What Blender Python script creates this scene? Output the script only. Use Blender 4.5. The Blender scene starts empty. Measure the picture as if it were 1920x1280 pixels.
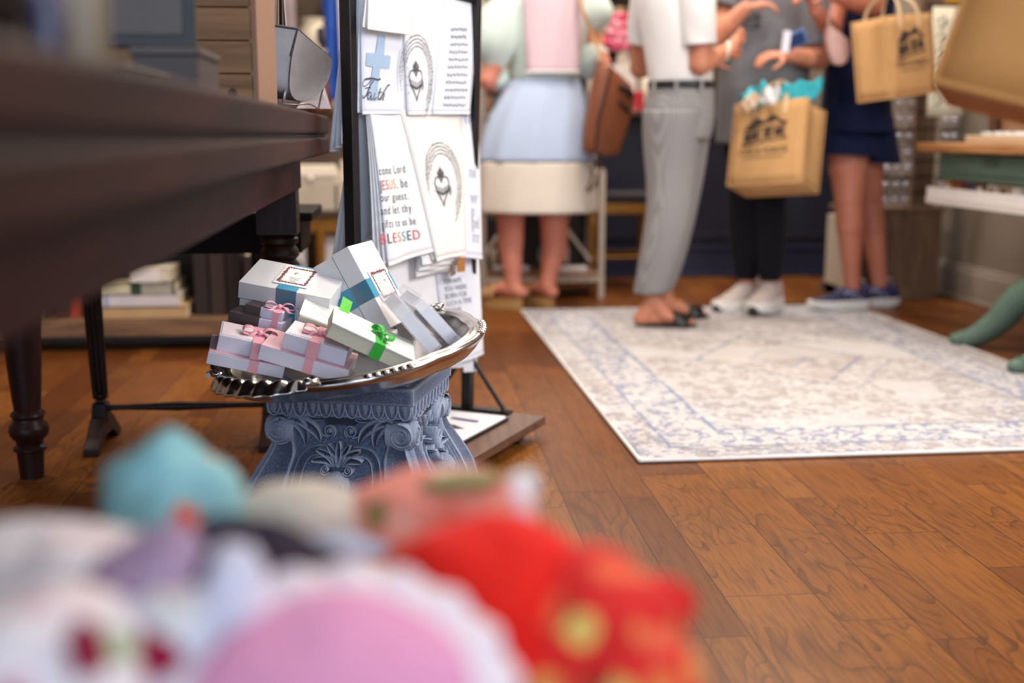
import bpy, math, random
from mathutils import Vector, Matrix, Euler, noise as mnoise

# ------------------------------------------------------------------ camera, world, lights
SC = bpy.context.scene
COL = SC.collection
FPX, H = 2200.0, 0.77
PITCH = math.atan(387 / FPX)
YAW = math.atan(206 * math.cos(PITCH) / FPX)
cam_d = bpy.data.cameras.new('camera')
cam = bpy.data.objects.new('camera', cam_d)
COL.objects.link(cam)
cam.location = (0, 0, H)
cam.rotation_euler = (math.pi / 2 - PITCH, 0, -YAW)
cam_d.sensor_width = 36.0
cam_d.lens = 36.0 * FPX / 1920.0
cam_d.clip_start = 0.02
cam_d.dof.use_dof = True
cam_d.dof.focus_distance = 2.2
cam_d.dof.aperture_fstop = 1.75
SC.camera = cam
SC.view_settings.view_transform = 'Standard'
SC.view_settings.look = 'None'
SC.view_settings.exposure = 0.10
SC.view_settings.gamma = 1.0
SC.view_settings.use_curve_mapping = False

W = bpy.data.worlds.new('daylight')
SC.world = W
W.use_nodes = True
W.node_tree.nodes['Background'].inputs[0].default_value = (0.75, 0.87, 1.0, 1)
W.node_tree.nodes['Background'].inputs[1].default_value = 0.10

def area(name, loc, target, sx, sy, power, color):
    d = bpy.data.lights.new(name, 'AREA')
    d.shape = 'RECTANGLE'
    d.size, d.size_y, d.energy, d.color = sx, sy, power, color
    o = bpy.data.objects.new(name, d)
    COL.objects.link(o)
    o.location = loc
    o.rotation_euler = (Vector(target) - Vector(loc)).to_track_quat('-Z', 'Y').to_euler()
    return o

area('shop_window_daylight', (-0.5, -2.4, 1.5), (0.0, 3.0, 0.5), 4.0, 2.2, 140, (0.64, 0.80, 1.0))
area('side_window_daylight', (2.5, 1.6, 1.7), (0.0, 2.3, 0.3), 1.4, 1.6, 92, (1.0, 0.98, 0.96))
LAMPS = [(0.5, 2.9, 28), (1.1, 4.3, 31), (1.9, 5.6, 40), (-0.9, 4.9, 30), (0.3, 6.4, 42), (1.5, 7.2, 36), (1.6, 2.7, 18), (-1.3, 3.6, 26)]  # last lamp is added to brighten the floor around the trestle table
for lx, ly, lp in LAMPS:
    area('ceiling_lamp_light', (lx, ly, 2.93), (lx, ly, 0), 0.45, 0.45, lp, (1.0, 0.89, 0.77))

# ------------------------------------------------------------------ placing helpers
_F = Vector((math.sin(YAW) * math.cos(PITCH), math.cos(YAW) * math.cos(PITCH), -math.sin(PITCH)))
_R = Vector((math.cos(YAW), -math.sin(YAW), 0))
_U = _R.cross(_F)
def at(px, py, Y):
    """world point of a photo pixel at depth Y metres along the boards"""
    d = _F + _R * ((px - 960) / FPX) - _U * ((py - 640) / FPX)
    return Vector((0, 0, H)) + d * (Y / d.y)

# ------------------------------------------------------------------ mesh builder
class MB:
    def __init__(s):
        s.v, s.f, s.m = [], [], []
    def add(s, vs, fs, mi=0):
        b = len(s.v)
        s.v += [Vector(p) for p in vs]
        s.f += [tuple(i + b for i in f) for f in fs]
        s.m += [mi] * len(fs)
        return s
    def box(s, c, d, rot=None, mi=0, taper=1.0):
        c = Vector(c)
        R = Euler(rot).to_matrix() if rot is not None else Matrix.Identity(3)
        vs = []
        for z in (-1, 1):
            t = taper if z > 0 else 1
            for x, y in ((-1, -1), (1, -1), (1, 1), (-1, 1)):
                vs.append(c + R @ Vector((x * d[0] / 2 * t, y * d[1] / 2 * t, z * d[2] / 2)))
        return s.add(vs, [(3, 2, 1, 0), (4, 5, 6, 7), (0, 1, 5, 4), (1, 2, 6, 5), (2, 3, 7, 6), (3, 0, 4, 7)], mi)
    def loft(s, rings, close=True, cap=True, mi=0):
        n = len(rings[0])
        vs = [p for r in rings for p in r]
        fs = []
        for i in range(len(rings) - 1):
            for j in range(n if close else n - 1):
                k = (j + 1) % n
                fs.append((i * n + j, i * n + k, (i + 1) * n + k, (i + 1) * n + j))
        if cap and close:
            fs.append(tuple(reversed(range(n))))
            fs.append(tuple((len(rings) - 1) * n + j for j in range(n)))
        return s.add(vs, fs, mi)
    def lathe(s, prof, c=(0, 0, 0), n=24, mi=0):
        c = Vector(c)
        return s.loft([[c + Vector((r * math.cos(2 * math.pi * k / n), r * math.sin(2 * math.pi * k / n), z)) for k in range(n)] for r, z in prof], mi=mi)
    def tube(s, pts, r, n=8, mi=0, flat=1.0):
        pts = [Vector(p) for p in pts]
        rings, up = [], None
        for i, p in enumerate(pts):
            t = (pts[min(i + 1, len(pts) - 1)] - pts[max(i - 1, 0)]).normalized()
            if up is None:
                up = Vector((0, 0, 1)) if abs(t.z) < 0.9 else Vector((1, 0, 0))
            a = t.cross(up)
            if a.length < 1e-5:
                a = t.orthogonal()
            a.normalize()
            b = a.cross(t).normalized()
            up = b
            rr = r[i] if isinstance(r, (list, tuple)) else r
            rings.append([p + a * (rr * math.cos(2 * math.pi * k / n)) + b * (rr * flat * math.sin(2 * math.pi * k / n)) for k in range(n)])
        return s.loft(rings, mi=mi)
    def bar(s, a, b, w, h=None, mi=0):
        a, b = Vector(a), Vector(b)
        h = h or w
        d = b - a
        q = d.to_track_quat('Z', 'Y').to_matrix()
        vs = []
        for p in (a, b):
            for x, y in ((-1, -1), (1, -1), (1, 1), (-1, 1)):
                vs.append(p + q @ Vector((x * w / 2, y * h / 2, 0)))
        return s.add(vs, [(3, 2, 1, 0), (4, 5, 6, 7), (0, 1, 5, 4), (1, 2, 6, 5), (2, 3, 7, 6), (3, 0, 4, 7)], mi)
    def ball(s, c, r, n=12, m=8, mi=0):
        c = Vector(c)
        r = Vector(r) if isinstance(r, (tuple, list, Vector)) else Vector((r, r, r))
        rings = []
        for i in range(1, m):
            a = math.pi * i / m
            rings.append([c + Vector((r.x * math.sin(a) * math.cos(2 * math.pi * k / n), r.y * math.sin(a) * math.sin(2 * math.pi * k / n), -r.z * math.cos(a))) for k in range(n)])
        return s.loft(rings, mi=mi)
    def grid(s, fn, nu, nv, mi=0):
        vs = [fn(i / nu, j / nv) for j in range(nv + 1) for i in range(nu + 1)]
        fs = [(j * (nu + 1) + i, j * (nu + 1) + i + 1, (j + 1) * (nu + 1) + i + 1, (j + 1) * (nu + 1) + i) for j in range(nv) for i in range(nu)]
        return s.add(vs, fs, mi)
    def prism(s, outline, fn, h0, h1, mi=0):
        """outline (u,v) polygon mapped with fn(u,v,h) from h0 to h1"""
        n = len(outline)
        return s.loft([[fn(u, v, h0) for u, v in outline], [fn(u, v, h1) for u, v in outline]], mi=mi)
    def build(s, name, mats, parent=None, smooth=False, bevel=0, solid=0, sub=0, angle=40):
        me = bpy.data.meshes.new(name)
        me.from_pydata([tuple(p) for p in s.v], [], s.f)
        for m in (mats if isinstance(mats, (list, tuple)) else [mats]):
            me.materials.append(m)
        me.polygons.foreach_set('material_index', s.m)
        me.validate()
        me.update()
        o = bpy.data.objects.new(name, me)
        COL.objects.link(o)
        if smooth:
            me.polygons.foreach_set('use_smooth', [True] * len(me.polygons))
            try:
                me.set_sharp_from_angle(angle=math.radians(angle))
            except Exception:
                pass
        if solid:
            md = o.modifiers.new('thick', 'SOLIDIFY'); md.thickness = solid; md.offset = 0
        if bevel:
            md = o.modifiers.new('bevel', 'BEVEL'); md.width = bevel; md.segments = 2; md.limit_method = 'ANGLE'
        if sub:
            md = o.modifiers.new('sub', 'SUBSURF'); md.levels = sub; md.render_levels = sub
        if parent is not None:
            o.parent = parent
            o.matrix_parent_inverse = parent.matrix_world.inverted() if parent.get('_w') else Matrix.Identity(4)
        return o

def tag(o, label=None, cat=None, group=None, kind=None):
    for k, v in (('label', label), ('category', cat), ('group', group), ('kind', kind)):
        if v:
            o[k] = v
    return o
def thing(name, label, cat, loc=(0, 0, 0), rot=(0, 0, 0), group=None):
    """Empty at the thing's base; parts given in its own frame"""
    o = bpy.data.objects.new(name, None)
    COL.objects.link(o)
    o.location, o.rotation_euler = loc, rot
    o.empty_display_size = 0.05
    return tag(o, label, cat, group)
def wthing(name, label, cat, loc=(0, 0, 0), group=None):
    """Empty whose parts are written in world coordinates"""
    o = thing(name, label, cat, loc, group=group)
    o['_w'] = 1
    o.matrix_world = Matrix.Translation(Vector(loc))
    return o
def copy_tree(o, parent=None):
    c = o.copy()
    COL.objects.link(c)
    if parent is not None:
        c.parent = parent
    for ch in list(o.children):
        copy_tree(ch, c)
    return c
def smooth_noise(p, s=1.0):
    return mnoise.noise(Vector(p) * s)

# ------------------------------------------------------------------ lettering as mesh data
_tcache = {}
def text_mesh(body, size, shear=0.0, align='LEFT', bold=0.0):
    key = (body, size, shear, align, bold)
    if key in _tcache:
        return _tcache[key]
    cu = bpy.data.curves.new('lettering', 'FONT')
    cu.body, cu.size, cu.shear, cu.align_x = body, size, shear, align
    cu.offset = bold
    cu.resolution_u = 3
    o = bpy.data.objects.new('lettering', cu)
    COL.objects.link(o)
    dg = bpy.context.evaluated_depsgraph_get()
    me = bpy.data.meshes.new_from_object(o.evaluated_get(dg))
    vs = [(v.co.x, v.co.y) for v in me.vertices]
    fs = [tuple(p.vertices) for p in me.polygons]
    bpy.data.objects.remove(o)
    bpy.data.curves.remove(cu)
    bpy.data.meshes.remove(me)
    _tcache[key] = (vs, fs)
    return vs, fs
def put_text(mb, body, size, u0, v0, fn, n=0.001, mi=0, sx=1.0, **kw):
    vs, fs = text_mesh(body, size, **kw)
    mb.add([fn(u0 + x * sx, v0 + y, n) for x, y in vs], fs, mi)
def stroke(mb, pts, w, fn, n=0.001, mi=0):
    """a flat pen stroke along (u,v) points"""
    L, R = [], []
    k = len(pts)
    for i, (u, v) in enumerate(pts):
        a, b = pts[max(i - 1, 0)], pts[min(i + 1, k - 1)]
        du, dv = b[0] - a[0], b[1] - a[1]
        l = math.hypot(du, dv) or 1
        ww = (w[i] if isinstance(w, (list, tuple)) else w) / 2
        L.append(fn(u - dv / l * ww, v + du / l * ww, n))
        R.append(fn(u + dv / l * ww, v - du / l * ww, n))
    mb.add(L + R, [(k + i, k + i + 1, i + 1, i) for i in range(k - 1)], mi)
def poly(mb, pts, fn, n=0.001, mi=0):
    mb.add([fn(u, v, n) for u, v in pts], [tuple(range(len(pts)))], mi)
def crom(pts, seg=8):
    """smooth curve through points"""
    P = [Vector(p) for p in pts]
    out = []
    for i in range(len(P) - 1):
        p0, p1, p2, p3 = P[max(i - 1, 0)], P[i], P[i + 1], P[min(i + 2, len(P) - 1)]
        for k in range(seg):
            t = k / seg
            out.append(0.5 * ((2 * p1) + (p2 - p0) * t + (2 * p0 - 5 * p1 + 4 * p2 - p3) * t * t + (3 * p1 - p0 - 3 * p2 + p3) * t ** 3))
    out.append(P[-1])
    return out
def lerp(a, b, t):
    return a + (b - a) * t

# ------------------------------------------------------------------ materials
class NT:
    def __init__(s, name, rough=0.6, metal=0.0):
        s.mat = bpy.data.materials.new(name)
        s.mat.use_nodes = True
        s.t = s.mat.node_tree
        s.b = s.t.nodes['Principled BSDF']
        s.b.inputs['Roughness'].default_value = rough
        s.b.inputs['Metallic'].default_value = metal
        s._co = None
    def n(s, typ, ins=None, **props):
        nd = s.t.nodes.new(typ)
        for k, v in props.items():
            setattr(nd, k, v)
        for k, v in (ins or {}).items():
            s.set(nd.inputs[k], v)
        return nd
    def set(s, sock, v):
        if isinstance(v, bpy.types.NodeSocket):
            s.t.links.new(v, sock)
        elif isinstance(v, tuple) and len(v) == 3 and sock.type == 'RGBA':
            sock.default_value = (*v, 1)
        else:
            sock.default_value = v
    def co(s):
        if s._co is None:
            s._co = s.n('ShaderNodeTexCoord').outputs['Object']
        return s._co
    def mapping(s, scale=(1, 1, 1), loc=(0, 0, 0), rot=(0, 0, 0), vec=None):
        return s.n('ShaderNodeMapping', {'Vector': vec or s.co(), 'Scale': scale, 'Location': loc, 'Rotation': rot}).outputs[0]
    def noise(s, scale, vec=None, detail=3.0, rough=0.5, dist=0.0):
        return s.n('ShaderNodeTexNoise', {'Vector': vec or s.co(), 'Scale': scale, 'Detail': detail, 'Roughness': rough, 'Distortion': dist}).outputs['Fac']
    def math(s, op, a, b=0.0, c=0.0):
        nd = s.n('ShaderNodeMath', operation=op)
        s.set(nd.inputs[0], a); s.set(nd.inputs[1], b); s.set(nd.inputs[2], c)
        return nd.outputs[0]
    def ramp(s, fac, stops, mode='LINEAR'):
        nd = s.n('ShaderNodeValToRGB', {'Fac': fac})
        cr = nd.color_ramp
        cr.interpolation = mode
        while len(cr.elements) < len(stops):
            cr.elements.new(0.5)
        for e, (p, c) in zip(cr.elements, stops):
            e.position = p
            e.color = (*c, 1) if len(c) == 3 else c
        return nd.outputs['Color']
    def mix(s, fac, a, b, mode='MIX'):
        nd = s.n('ShaderNodeMix', data_type='RGBA', blend_type=mode)
        s.set(nd.inputs[0], fac); s.set(nd.inputs[6], a); s.set(nd.inputs[7], b)
        return nd.outputs[2]
    def xyz(s, vec=None):
        nd = s.n('ShaderNodeSeparateXYZ', {'Vector': vec or s.co()})
        return nd.outputs[0], nd.outputs[1], nd.outputs[2]
    def base(s, c):
        s.set(s.b.inputs['Base Color'], c)
        return s
    def bump(s, h, strength=0.3, dist=0.002):
        nd = s.n('ShaderNodeBump', {'Height': h, 'Strength': strength, 'Distance': dist})
        s.set(s.b.inputs['Normal'], nd.outputs[0])
        return s
    def inp(s, k, v):
        s.set(s.b.inputs[k], v)
        return s

def srgb(*c):
    """0-255 display colour to linear"""
    r = []
    for x in c:
        x /= 255
        r.append(x / 12.92 if x <= 0.04045 else ((x + 0.055) / 1.055) ** 2.4)
    return tuple(r)
_mc = {}
def plain(name, c, rough=0.6, metal=0.0, var=0.12, scale=25.0, bump=0.0, coat=0.0):
    """a plain colour with a little tone variation"""
    if name in _mc:
        return _mc[name]
    n = NT(name, rough, metal)
    f = n.noise(scale, detail=3)
    n.base(n.mix(f, tuple(x * (1 - var) for x in c), tuple(min(1, x * (1 + var)) for x in c)))
    if bump:
        n.bump(n.noise(scale * 6, detail=2), bump)
    if coat:
        n.inp('Coat Weight', coat)
    _mc[name] = n.mat
    return n.mat
def cloth(name, c, weave=900.0, var=0.08, c2=None, fold=0.15):
    if name in _mc:
        return _mc[name]
    n = NT(name, 0.9)
    f = n.noise(14, detail=4)
    c2 = c2 or tuple(x * (1 - var) for x in c)
    n.base(n.mix(f, c2, c))
    w = n.noise(weave, detail=1)
    n.bump(w, fold, 0.001)
    n.inp('Sheen Weight', 0.03)
    n.inp('Specular IOR Level', 0.2)
    _mc[name] = n.mat
    return n.mat
def wood(name, dark, light, axis=1, scale=6.0, rough=0.45, stretch=14.0, coat=0.0, contrast=(0.3, 0.7)):
    if name in _mc:
        return _mc[name]
    n = NT(name, rough)
    sc = [stretch] * 3
    sc[axis] = 1.0
    v = n.mapping(tuple(sc))
    f = n.noise(scale, v, detail=6, rough=0.6, dist=0.6)
    n.base(n.ramp(f, [(contrast[0], dark), (contrast[1], light)]))
    n.bump(f, 0.12, 0.002)
    if coat:
        n.inp('Coat Weight', coat); n.inp('Coat Roughness', 0.25)
    _mc[name] = n.mat
    return n.mat
def glass(name, tint=(0.95, 0.97, 1.0), rough=0.05):
    if name in _mc:
        return _mc[name]
    n = NT(name, rough)
    f = n.noise(40)
    n.base(n.mix(f, tint, tuple(x * 0.97 for x in tint)))
    n.inp('Alpha', 0.2)
    n.inp('IOR', 1.45)
    _mc[name] = n.mat
    return n.mat
def printed(name, cols, scale=60.0, bg=(0.9, 0.9, 0.9), thr=0.45, rough=0.85):
    """little blots of several colours on a ground colour"""
    if name in _mc:
        return _mc[name]
    n = NT(name, rough)
    vo = n.n('ShaderNodeTexVoronoi', {'Vector': n.co(), 'Scale': scale})
    vo.feature = 'F1'
    wn = n.n('ShaderNodeTexWhiteNoise', {'Vector': vo.outputs['Position']}, noise_dimensions='3D')
    st = [(i / len(cols), c) for i, c in enumerate(cols)]
    pick = n.ramp(wn.outputs['Value'], st, 'CONSTANT')
    k = n.math('LESS_THAN', n.math('ADD', vo.outputs['Distance'], n.math('MULTIPLY', n.noise(scale * 2), 0.25)), thr)
    n.base(n.mix(k, bg, pick))
    n.bump(n.noise(700, detail=1), 0.1, 0.001)
    _mc[name] = n.mat
    return n.mat
# ------------------------------------------------------------------ the setting
def floor_material():
    n = NT('hickory_floor_boards', 0.33)
    x, y, z = n.xyz()
    P = 0.354
    u = n.math('DIVIDE', n.math('SUBTRACT', x, 0.454), P)
    k = n.math('FLOOR', u)
    f = n.math('MULTIPLY', n.math('FRACT', u), P)
    row = n.math('ADD', n.math('MULTIPLY', k, 3.0), n.math('ADD', n.math('GREATER_THAN', f, 0.076), n.math('GREATER_THAN', f, 0.233)))
    dx = n.math('MINIMUM', n.math('MINIMUM', f, n.math('ABSOLUTE', n.math('SUBTRACT', f, 0.076))), n.math('MINIMUM', n.math('ABSOLUTE', n.math('SUBTRACT', f, 0.233)), n.math('SUBTRACT', P, f)))
    r1 = n.n('ShaderNodeTexWhiteNoise', {'W': row}, noise_dimensions='1D').outputs['Value']
    L = 0.72
    v = n.math('DIVIDE', n.math('ADD', y, n.math('MULTIPLY', r1, 7.0)), L)
    b = n.math('FLOOR', v)
    fy = n.math('MULTIPLY', n.math('FRACT', v), L)
    dy = n.math('MINIMUM', fy, n.math('SUBTRACT', L, fy))
    bid = n.math('ADD', n.math('MULTIPLY', row, 17.13), n.math('MULTIPLY', b, 3.71))
    wn = n.n('ShaderNodeTexWhiteNoise', {'W': bid}, noise_dimensions='1D')
    rnd, rcol = wn.outputs['Value'], wn.outputs['Color']
    off = n.n('ShaderNodeVectorMath', {0: rcol, 1: (9.0, 9.0, 9.0)}, operation='MULTIPLY').outputs[0]
    vec = n.n('ShaderNodeVectorMath', {0: n.co(), 1: off}, operation='ADD').outputs[0]
    # cathedral grain: contour lines of a slow stretched noise
    g = n.noise(1.0, n.mapping((8.5, 1.9, 1.0), vec=vec), detail=1.9, rough=0.5, dist=0.35)
    rings = n.math('FRACT', n.math('MULTIPLY', g, 16.0))
    line = n.math('POWER', rings, 5.0)
    amp = n.noise(2.5, vec, detail=2)
    line = n.math('MULTIPLY', line, n.math('MULTIPLY', n.math('GREATER_THAN', n.math('ADD', amp, n.math('MULTIPLY', rnd, 0.3)), 0.64), 0.62))
    fine = n.noise(1.0, n.mapping((160.0, 9.0, 1.0), vec=vec), detail=3, rough=0.6)
    blot = n.noise(4.0, vec, detail=3)
    tone = n.ramp(rnd, [(0.0, srgb(86, 44, 14)), (0.35, srgb(118, 66, 22)), (0.7, srgb(142, 86, 32)), (1.0, srgb(104, 54, 18))])
    c = n.mix(n.math('MULTIPLY', n.math('SUBTRACT', blot, 0.35), 0.8), tone, srgb(80, 42, 19))
    c = n.mix(n.math('MULTIPLY', n.math('SUBTRACT', fine, 0.42), 1.9), c, srgb(62, 31, 12))
    c = n.mix(line, c, srgb(44, 20, 8))
    gr = n.math('LESS_THAN', n.math('MINIMUM', dx, dy), 0.0011)
    c = n.mix(n.math('MULTIPLY', gr, 0.85), c, srgb(36, 18, 9))
    n.base(c)
    hgt = n.math('SUBTRACT', n.math('MULTIPLY', fine, 0.25), n.math('ADD', n.math('MULTIPLY', line, 0.3), gr))
    n.bump(hgt, 0.35, 0.0012)
    n.inp('Specular IOR Level', 0.22)
    n.inp('Roughness', n.math('ADD', 0.27, n.math('MULTIPLY', blot, 0.2)))
    return n.mat
def struct(name, mb, m, **k):
    return tag(mb.build(name, m, **k), kind='structure')

struct('floor', MB().box((0, 3.0, -0.05), (7.0, 12.0, 0.1)), floor_material())
M_wall = plain('greige_wall_paint', srgb(126, 113, 100), 0.8, var=0.05, scale=3)
M_trim = plain('pale_trim_paint', srgb(156, 144, 132), 0.6, var=0.05, scale=6)
M_ceil = plain('ceiling_paint', srgb(225, 220, 212), 0.9, var=0.03, scale=3)
struct('ceiling', MB().box((0, 3.0, 3.05), (7.0, 12.0, 0.1)), M_ceil)
struct('wall_right', MB().box((2.75, 3.0, 1.5), (0.2, 12.0, 3.0)), M_wall)
struct('wall_left', MB().box((-3.1, 3.0, 1.5), (0.2, 12.0, 3.0)), M_wall)
struct('wall_back', MB().box((0, 8.6, 1.5), (7.0, 0.2, 3.0)), plain('dim_back_wall_paint', srgb(120, 104, 88), 0.8, var=0.1, scale=2))
struct('baseboard_right', MB().box((2.638, 3.0, 0.07), (0.024, 11.6, 0.14)).box((2.634, 3.0, 0.008), (0.034, 11.6, 0.016)).box((2.642, 3.0, 0.15), (0.016, 11.6, 0.03)), M_trim, bevel=0.004)
# cream door casing far behind the table on the left
struct('door_1', MB().box(at(648, 60, 7.6) + Vector((0, 0, 0.1)), (0.16, 0.06, 2.0)), plain('cream_door_paint', srgb(238, 226, 200), 0.6))
for k, (lx, ly, lp) in enumerate(LAMPS):
    o = thing('ceiling_light', 'round recessed ceiling downlight, %s' % ['above the towel rack', 'over the back of the rug', 'over the jute bags', 'above the low shelf', 'over the cream jewellery stand', 'behind the navy counter', 'over the front of the rug', 'over the trestle table'][k], 'light', (lx, ly, 2.99), group='ceiling downlights')
    MB().lathe([(0.16, -0.01), (0.17, 0.0), (0.17, 0.012), (0.15, 0.012)], n=24).build('trim_ring', plain('white_metal_trim', (0.8, 0.8, 0.8), 0.4), o)

# ------------------------------------------------------------------ rug
def rug_material():
    n = NT('distressed_rug_pile', 0.95)
    x, y, z = n.xyz()
    HX, HY = 0.755, 1.22
    wob = n.math('MULTIPLY', n.math('SUBTRACT', n.noise(9, detail=3), 0.5), 0.012)
    d = n.math('ADD', n.math('MINIMUM', n.math('SUBTRACT', HX, n.math('ABSOLUTE', x)), n.math('SUBTRACT', HY, n.math('ABSOLUTE', y))), wob)
    ivory = n.mix(n.noise(6, detail=4), srgb(206, 201, 199), srgb(182, 175, 172))
    # blue blots for the floral band
    fl = n.noise(32, detail=5, rough=0.66, dist=1.0)
    blue = n.math('MULTIPLY', n.math('MULTIPLY', n.math('GREATER_THAN', fl, 0.515), n.math('LESS_THAN', n.noise(3.5, detail=2), 0.68)), 0.62)
    fl2 = n.noise(24, n.mapping(loc=(3, 7, 0)), detail=5, rough=0.6, dist=1.2)
    brn = n.math('MULTIPLY', n.math('MULTIPLY', n.math('GREATER_THAN', fl2, 0.50), n.math('GREATER_THAN', n.noise(2.2, n.mapping(loc=(5, 1, 0)), detail=2), 0.42)), 0.5)
    band = n.ramp(d, [(0.0, (0, 0, 0)), (0.098, (1, 1, 1)), (0.255, (0, 0, 0))], 'CONSTANT')
    lines = n.ramp(d, [(0.0, (0, 0, 0)), (0.020, (.35, .35, .35)), (0.026, (0, 0, 0)), (0.092, (1, 1, 1)), (0.1, (0, 0, 0)), (0.25, (1, 1, 1)), (0.258, (0, 0, 0))], 'CONSTANT')
    # stepped medallion in the middle
    mdl = n.math('ADD', n.math('ADD', n.math('MULTIPLY', n.math('ABSOLUTE', x), 1.5), n.math('ABSOLUTE', y)), n.math('MULTIPLY', wob, 5.0))
    med = n.ramp(mdl, [(0.0, (1, 1, 1)), (0.16, (.15, .15, .15)), (0.2, (.55, .55, .55)), (0.40, (.9, .9, .9)), (0.44, (0, 0, 0))], 'CONSTANT')
    medl = n.ramp(mdl, [(0.0, (0, 0, 0)), (0.15, (1, 1, 1)), (0.165, (0, 0, 0)), (0.43, (1, 1, 1)), (0.46, (0, 0, 0)), (0.62, (.6, .6, .6)), (0.64, (0, 0, 0))], 'CONSTANT')
    c = n.mix(n.math('MULTIPLY', med, 0.4), ivory, srgb(178, 162, 152))
    c = n.mix(n.math('MULTIPLY', brn, n.math('SUBTRACT', 1.0, band)), c, srgb(128, 110, 102))
    c = n.mix(n.math('MULTIPLY', blue, n.math('MAXIMUM', band, n.math('MULTIPLY', n.math('ABSOLUTE', n.math('SUBTRACT', mdl, 0.45)), 0.5))), c, srgb(72, 94, 138))
    inn = n.math('GREATER_THAN', d, 0.26)
    ln = n.math('MULTIPLY', n.math('MAXIMUM', lines, n.math('MULTIPLY', n.math('MULTIPLY', medl, inn), 0.75)), n.math('GREATER_THAN', n.noise(12, detail=3), 0.42))
    c = n.mix(n.math('MULTIPLY', ln, 0.8), c, srgb(98, 116, 150))
    n.base(c)
    n.bump(n.noise(260, detail=2), 0.5, 0.003)
    return n.mat
mb = MB()
mb.grid(lambda u, v: Vector(((u - .5) * 1.51, (v - .5) * 2.44, 0.009 + 0.0015 * smooth_noise((u * 5, v * 8, 0)))), 24, 36)
mb.box((0, 0, 0.0035), (1.505, 2.435, 0.007), mi=1)
for i in range(1, 37):
    pass
rug = mb.build('area_rug', [rug_material(), plain('rug_binding', srgb(222, 218, 216), 0.9, bump=0.3)], smooth=True)
rug.location = (1.287, 3.893, 0.002)
rug.rotation_euler = (0, 0, math.radians(0.9))
tag(rug, 'distressed ivory and blue oriental area rug lying on the wood floor', 'rug')
hem = MB()
for s in (-1, 1):
    hem.tube([(s * 0.755, -1.22, 0.005), (s * 0.755, 1.22, 0.005)], 0.005, 6)
    hem.tube([(-0.755, s * 1.22, 0.005), (0.755, s * 1.22, 0.005)], 0.005, 6)
hem.build('bound_edge', plain('rug_binding', srgb(222, 218, 216), 0.9), rug)

# ------------------------------------------------------------------ antique table on the left
M_mahog = wood('dark_mahogany', srgb(30, 11, 9), srgb(64, 27, 20), axis=1, scale=3.0, rough=0.55, stretch=9)
M_mahog.node_tree.nodes['Principled BSDF'].inputs['Specular IOR Level'].default_value = 0.12
M_mahog2 = wood('red_mahogany', srgb(30, 8, 9), srgb(58, 20, 20), axis=1, scale=3.0, rough=0.55, stretch=9)
M_mahog2.node_tree.nodes['Principled BSDF'].inputs['Specular IOR Level'].default_value = 0.12
M_mahogz = wood('mahogany_turned', srgb(24, 11, 11), srgb(52, 25, 23), axis=2, scale=4.0, rough=0.42, stretch=7)
M_mahogz.node_tree.nodes['Principled BSDF'].inputs['Specular IOR Level'].default_value = 0.22
tb = wthing('antique_table', 'long dark mahogany table with thick moulded top and turned legs along the left', 'table', (-0.55, 1.4, 0))
mb = MB().box((-0.565, 1.35, 0.7925), (0.79, 2.92, 0.041))
mb.build('table_top', M_mahog, tb, bevel=0.006)
MB().box((-0.567, 1.35, 0.7685), (0.774, 2.90, 0.008)).build('shadow_groove', plain('groove_dark', (0.012, 0.008, 0.007), 0.7), tb)
MB().box((-0.565, 1.35, 0.746), (0.79, 2.92, 0.038)).build('lower_moulding', M_mahog, tb, bevel=0.006)
MB().box((-0.565, 1.35, 0.688), (0.66, 2.86, 0.079)).build('apron', M_mahog2, tb, bevel=0.003)
def turned_leg(x, y):
    m = MB()
    m.box((x, y, 0.600), (0.088, 0.088, 0.10))
    prof = [(0.034, 0.548), (0.043, 0.540), (0.043, 0.530), (0.035, 0.524), (0.043, 0.514), (0.045, 0.502), (0.037, 0.492), (0.044, 0.482), (0.045, 0.468), (0.038, 0.458), (0.046, 0.446),
            (0.047, 0.430), (0.040, 0.420), (0.036, 0.412), (0.045, 0.400), (0.044, 0.380), (0.041, 0.340), (0.037, 0.26), (0.032, 0.19), (0.029, 0.158), (0.036, 0.152), (0.038, 0.146), (0.032, 0.139), (0.033, 0.132), (0.041, 0.122),
            (0.044, 0.110), (0.040, 0.098), (0.031, 0.088), (0.028, 0.078), (0.036, 0.072), (0.036, 0.066), (0.030, 0.062), (0.029, 0.05), (0.026, 0.0)]
    m.lathe([(r, z) for r, z in reversed(prof)], (x, y, 0), 32)
    return m.build('leg', M_mahogz, tb, smooth=True, angle=35)
for x, y in ((-0.282, 2.70), (-0.855, 2.68), (-0.282, 0.05), (-0.855, 0.05)):
    turned_leg(x, y)

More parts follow.
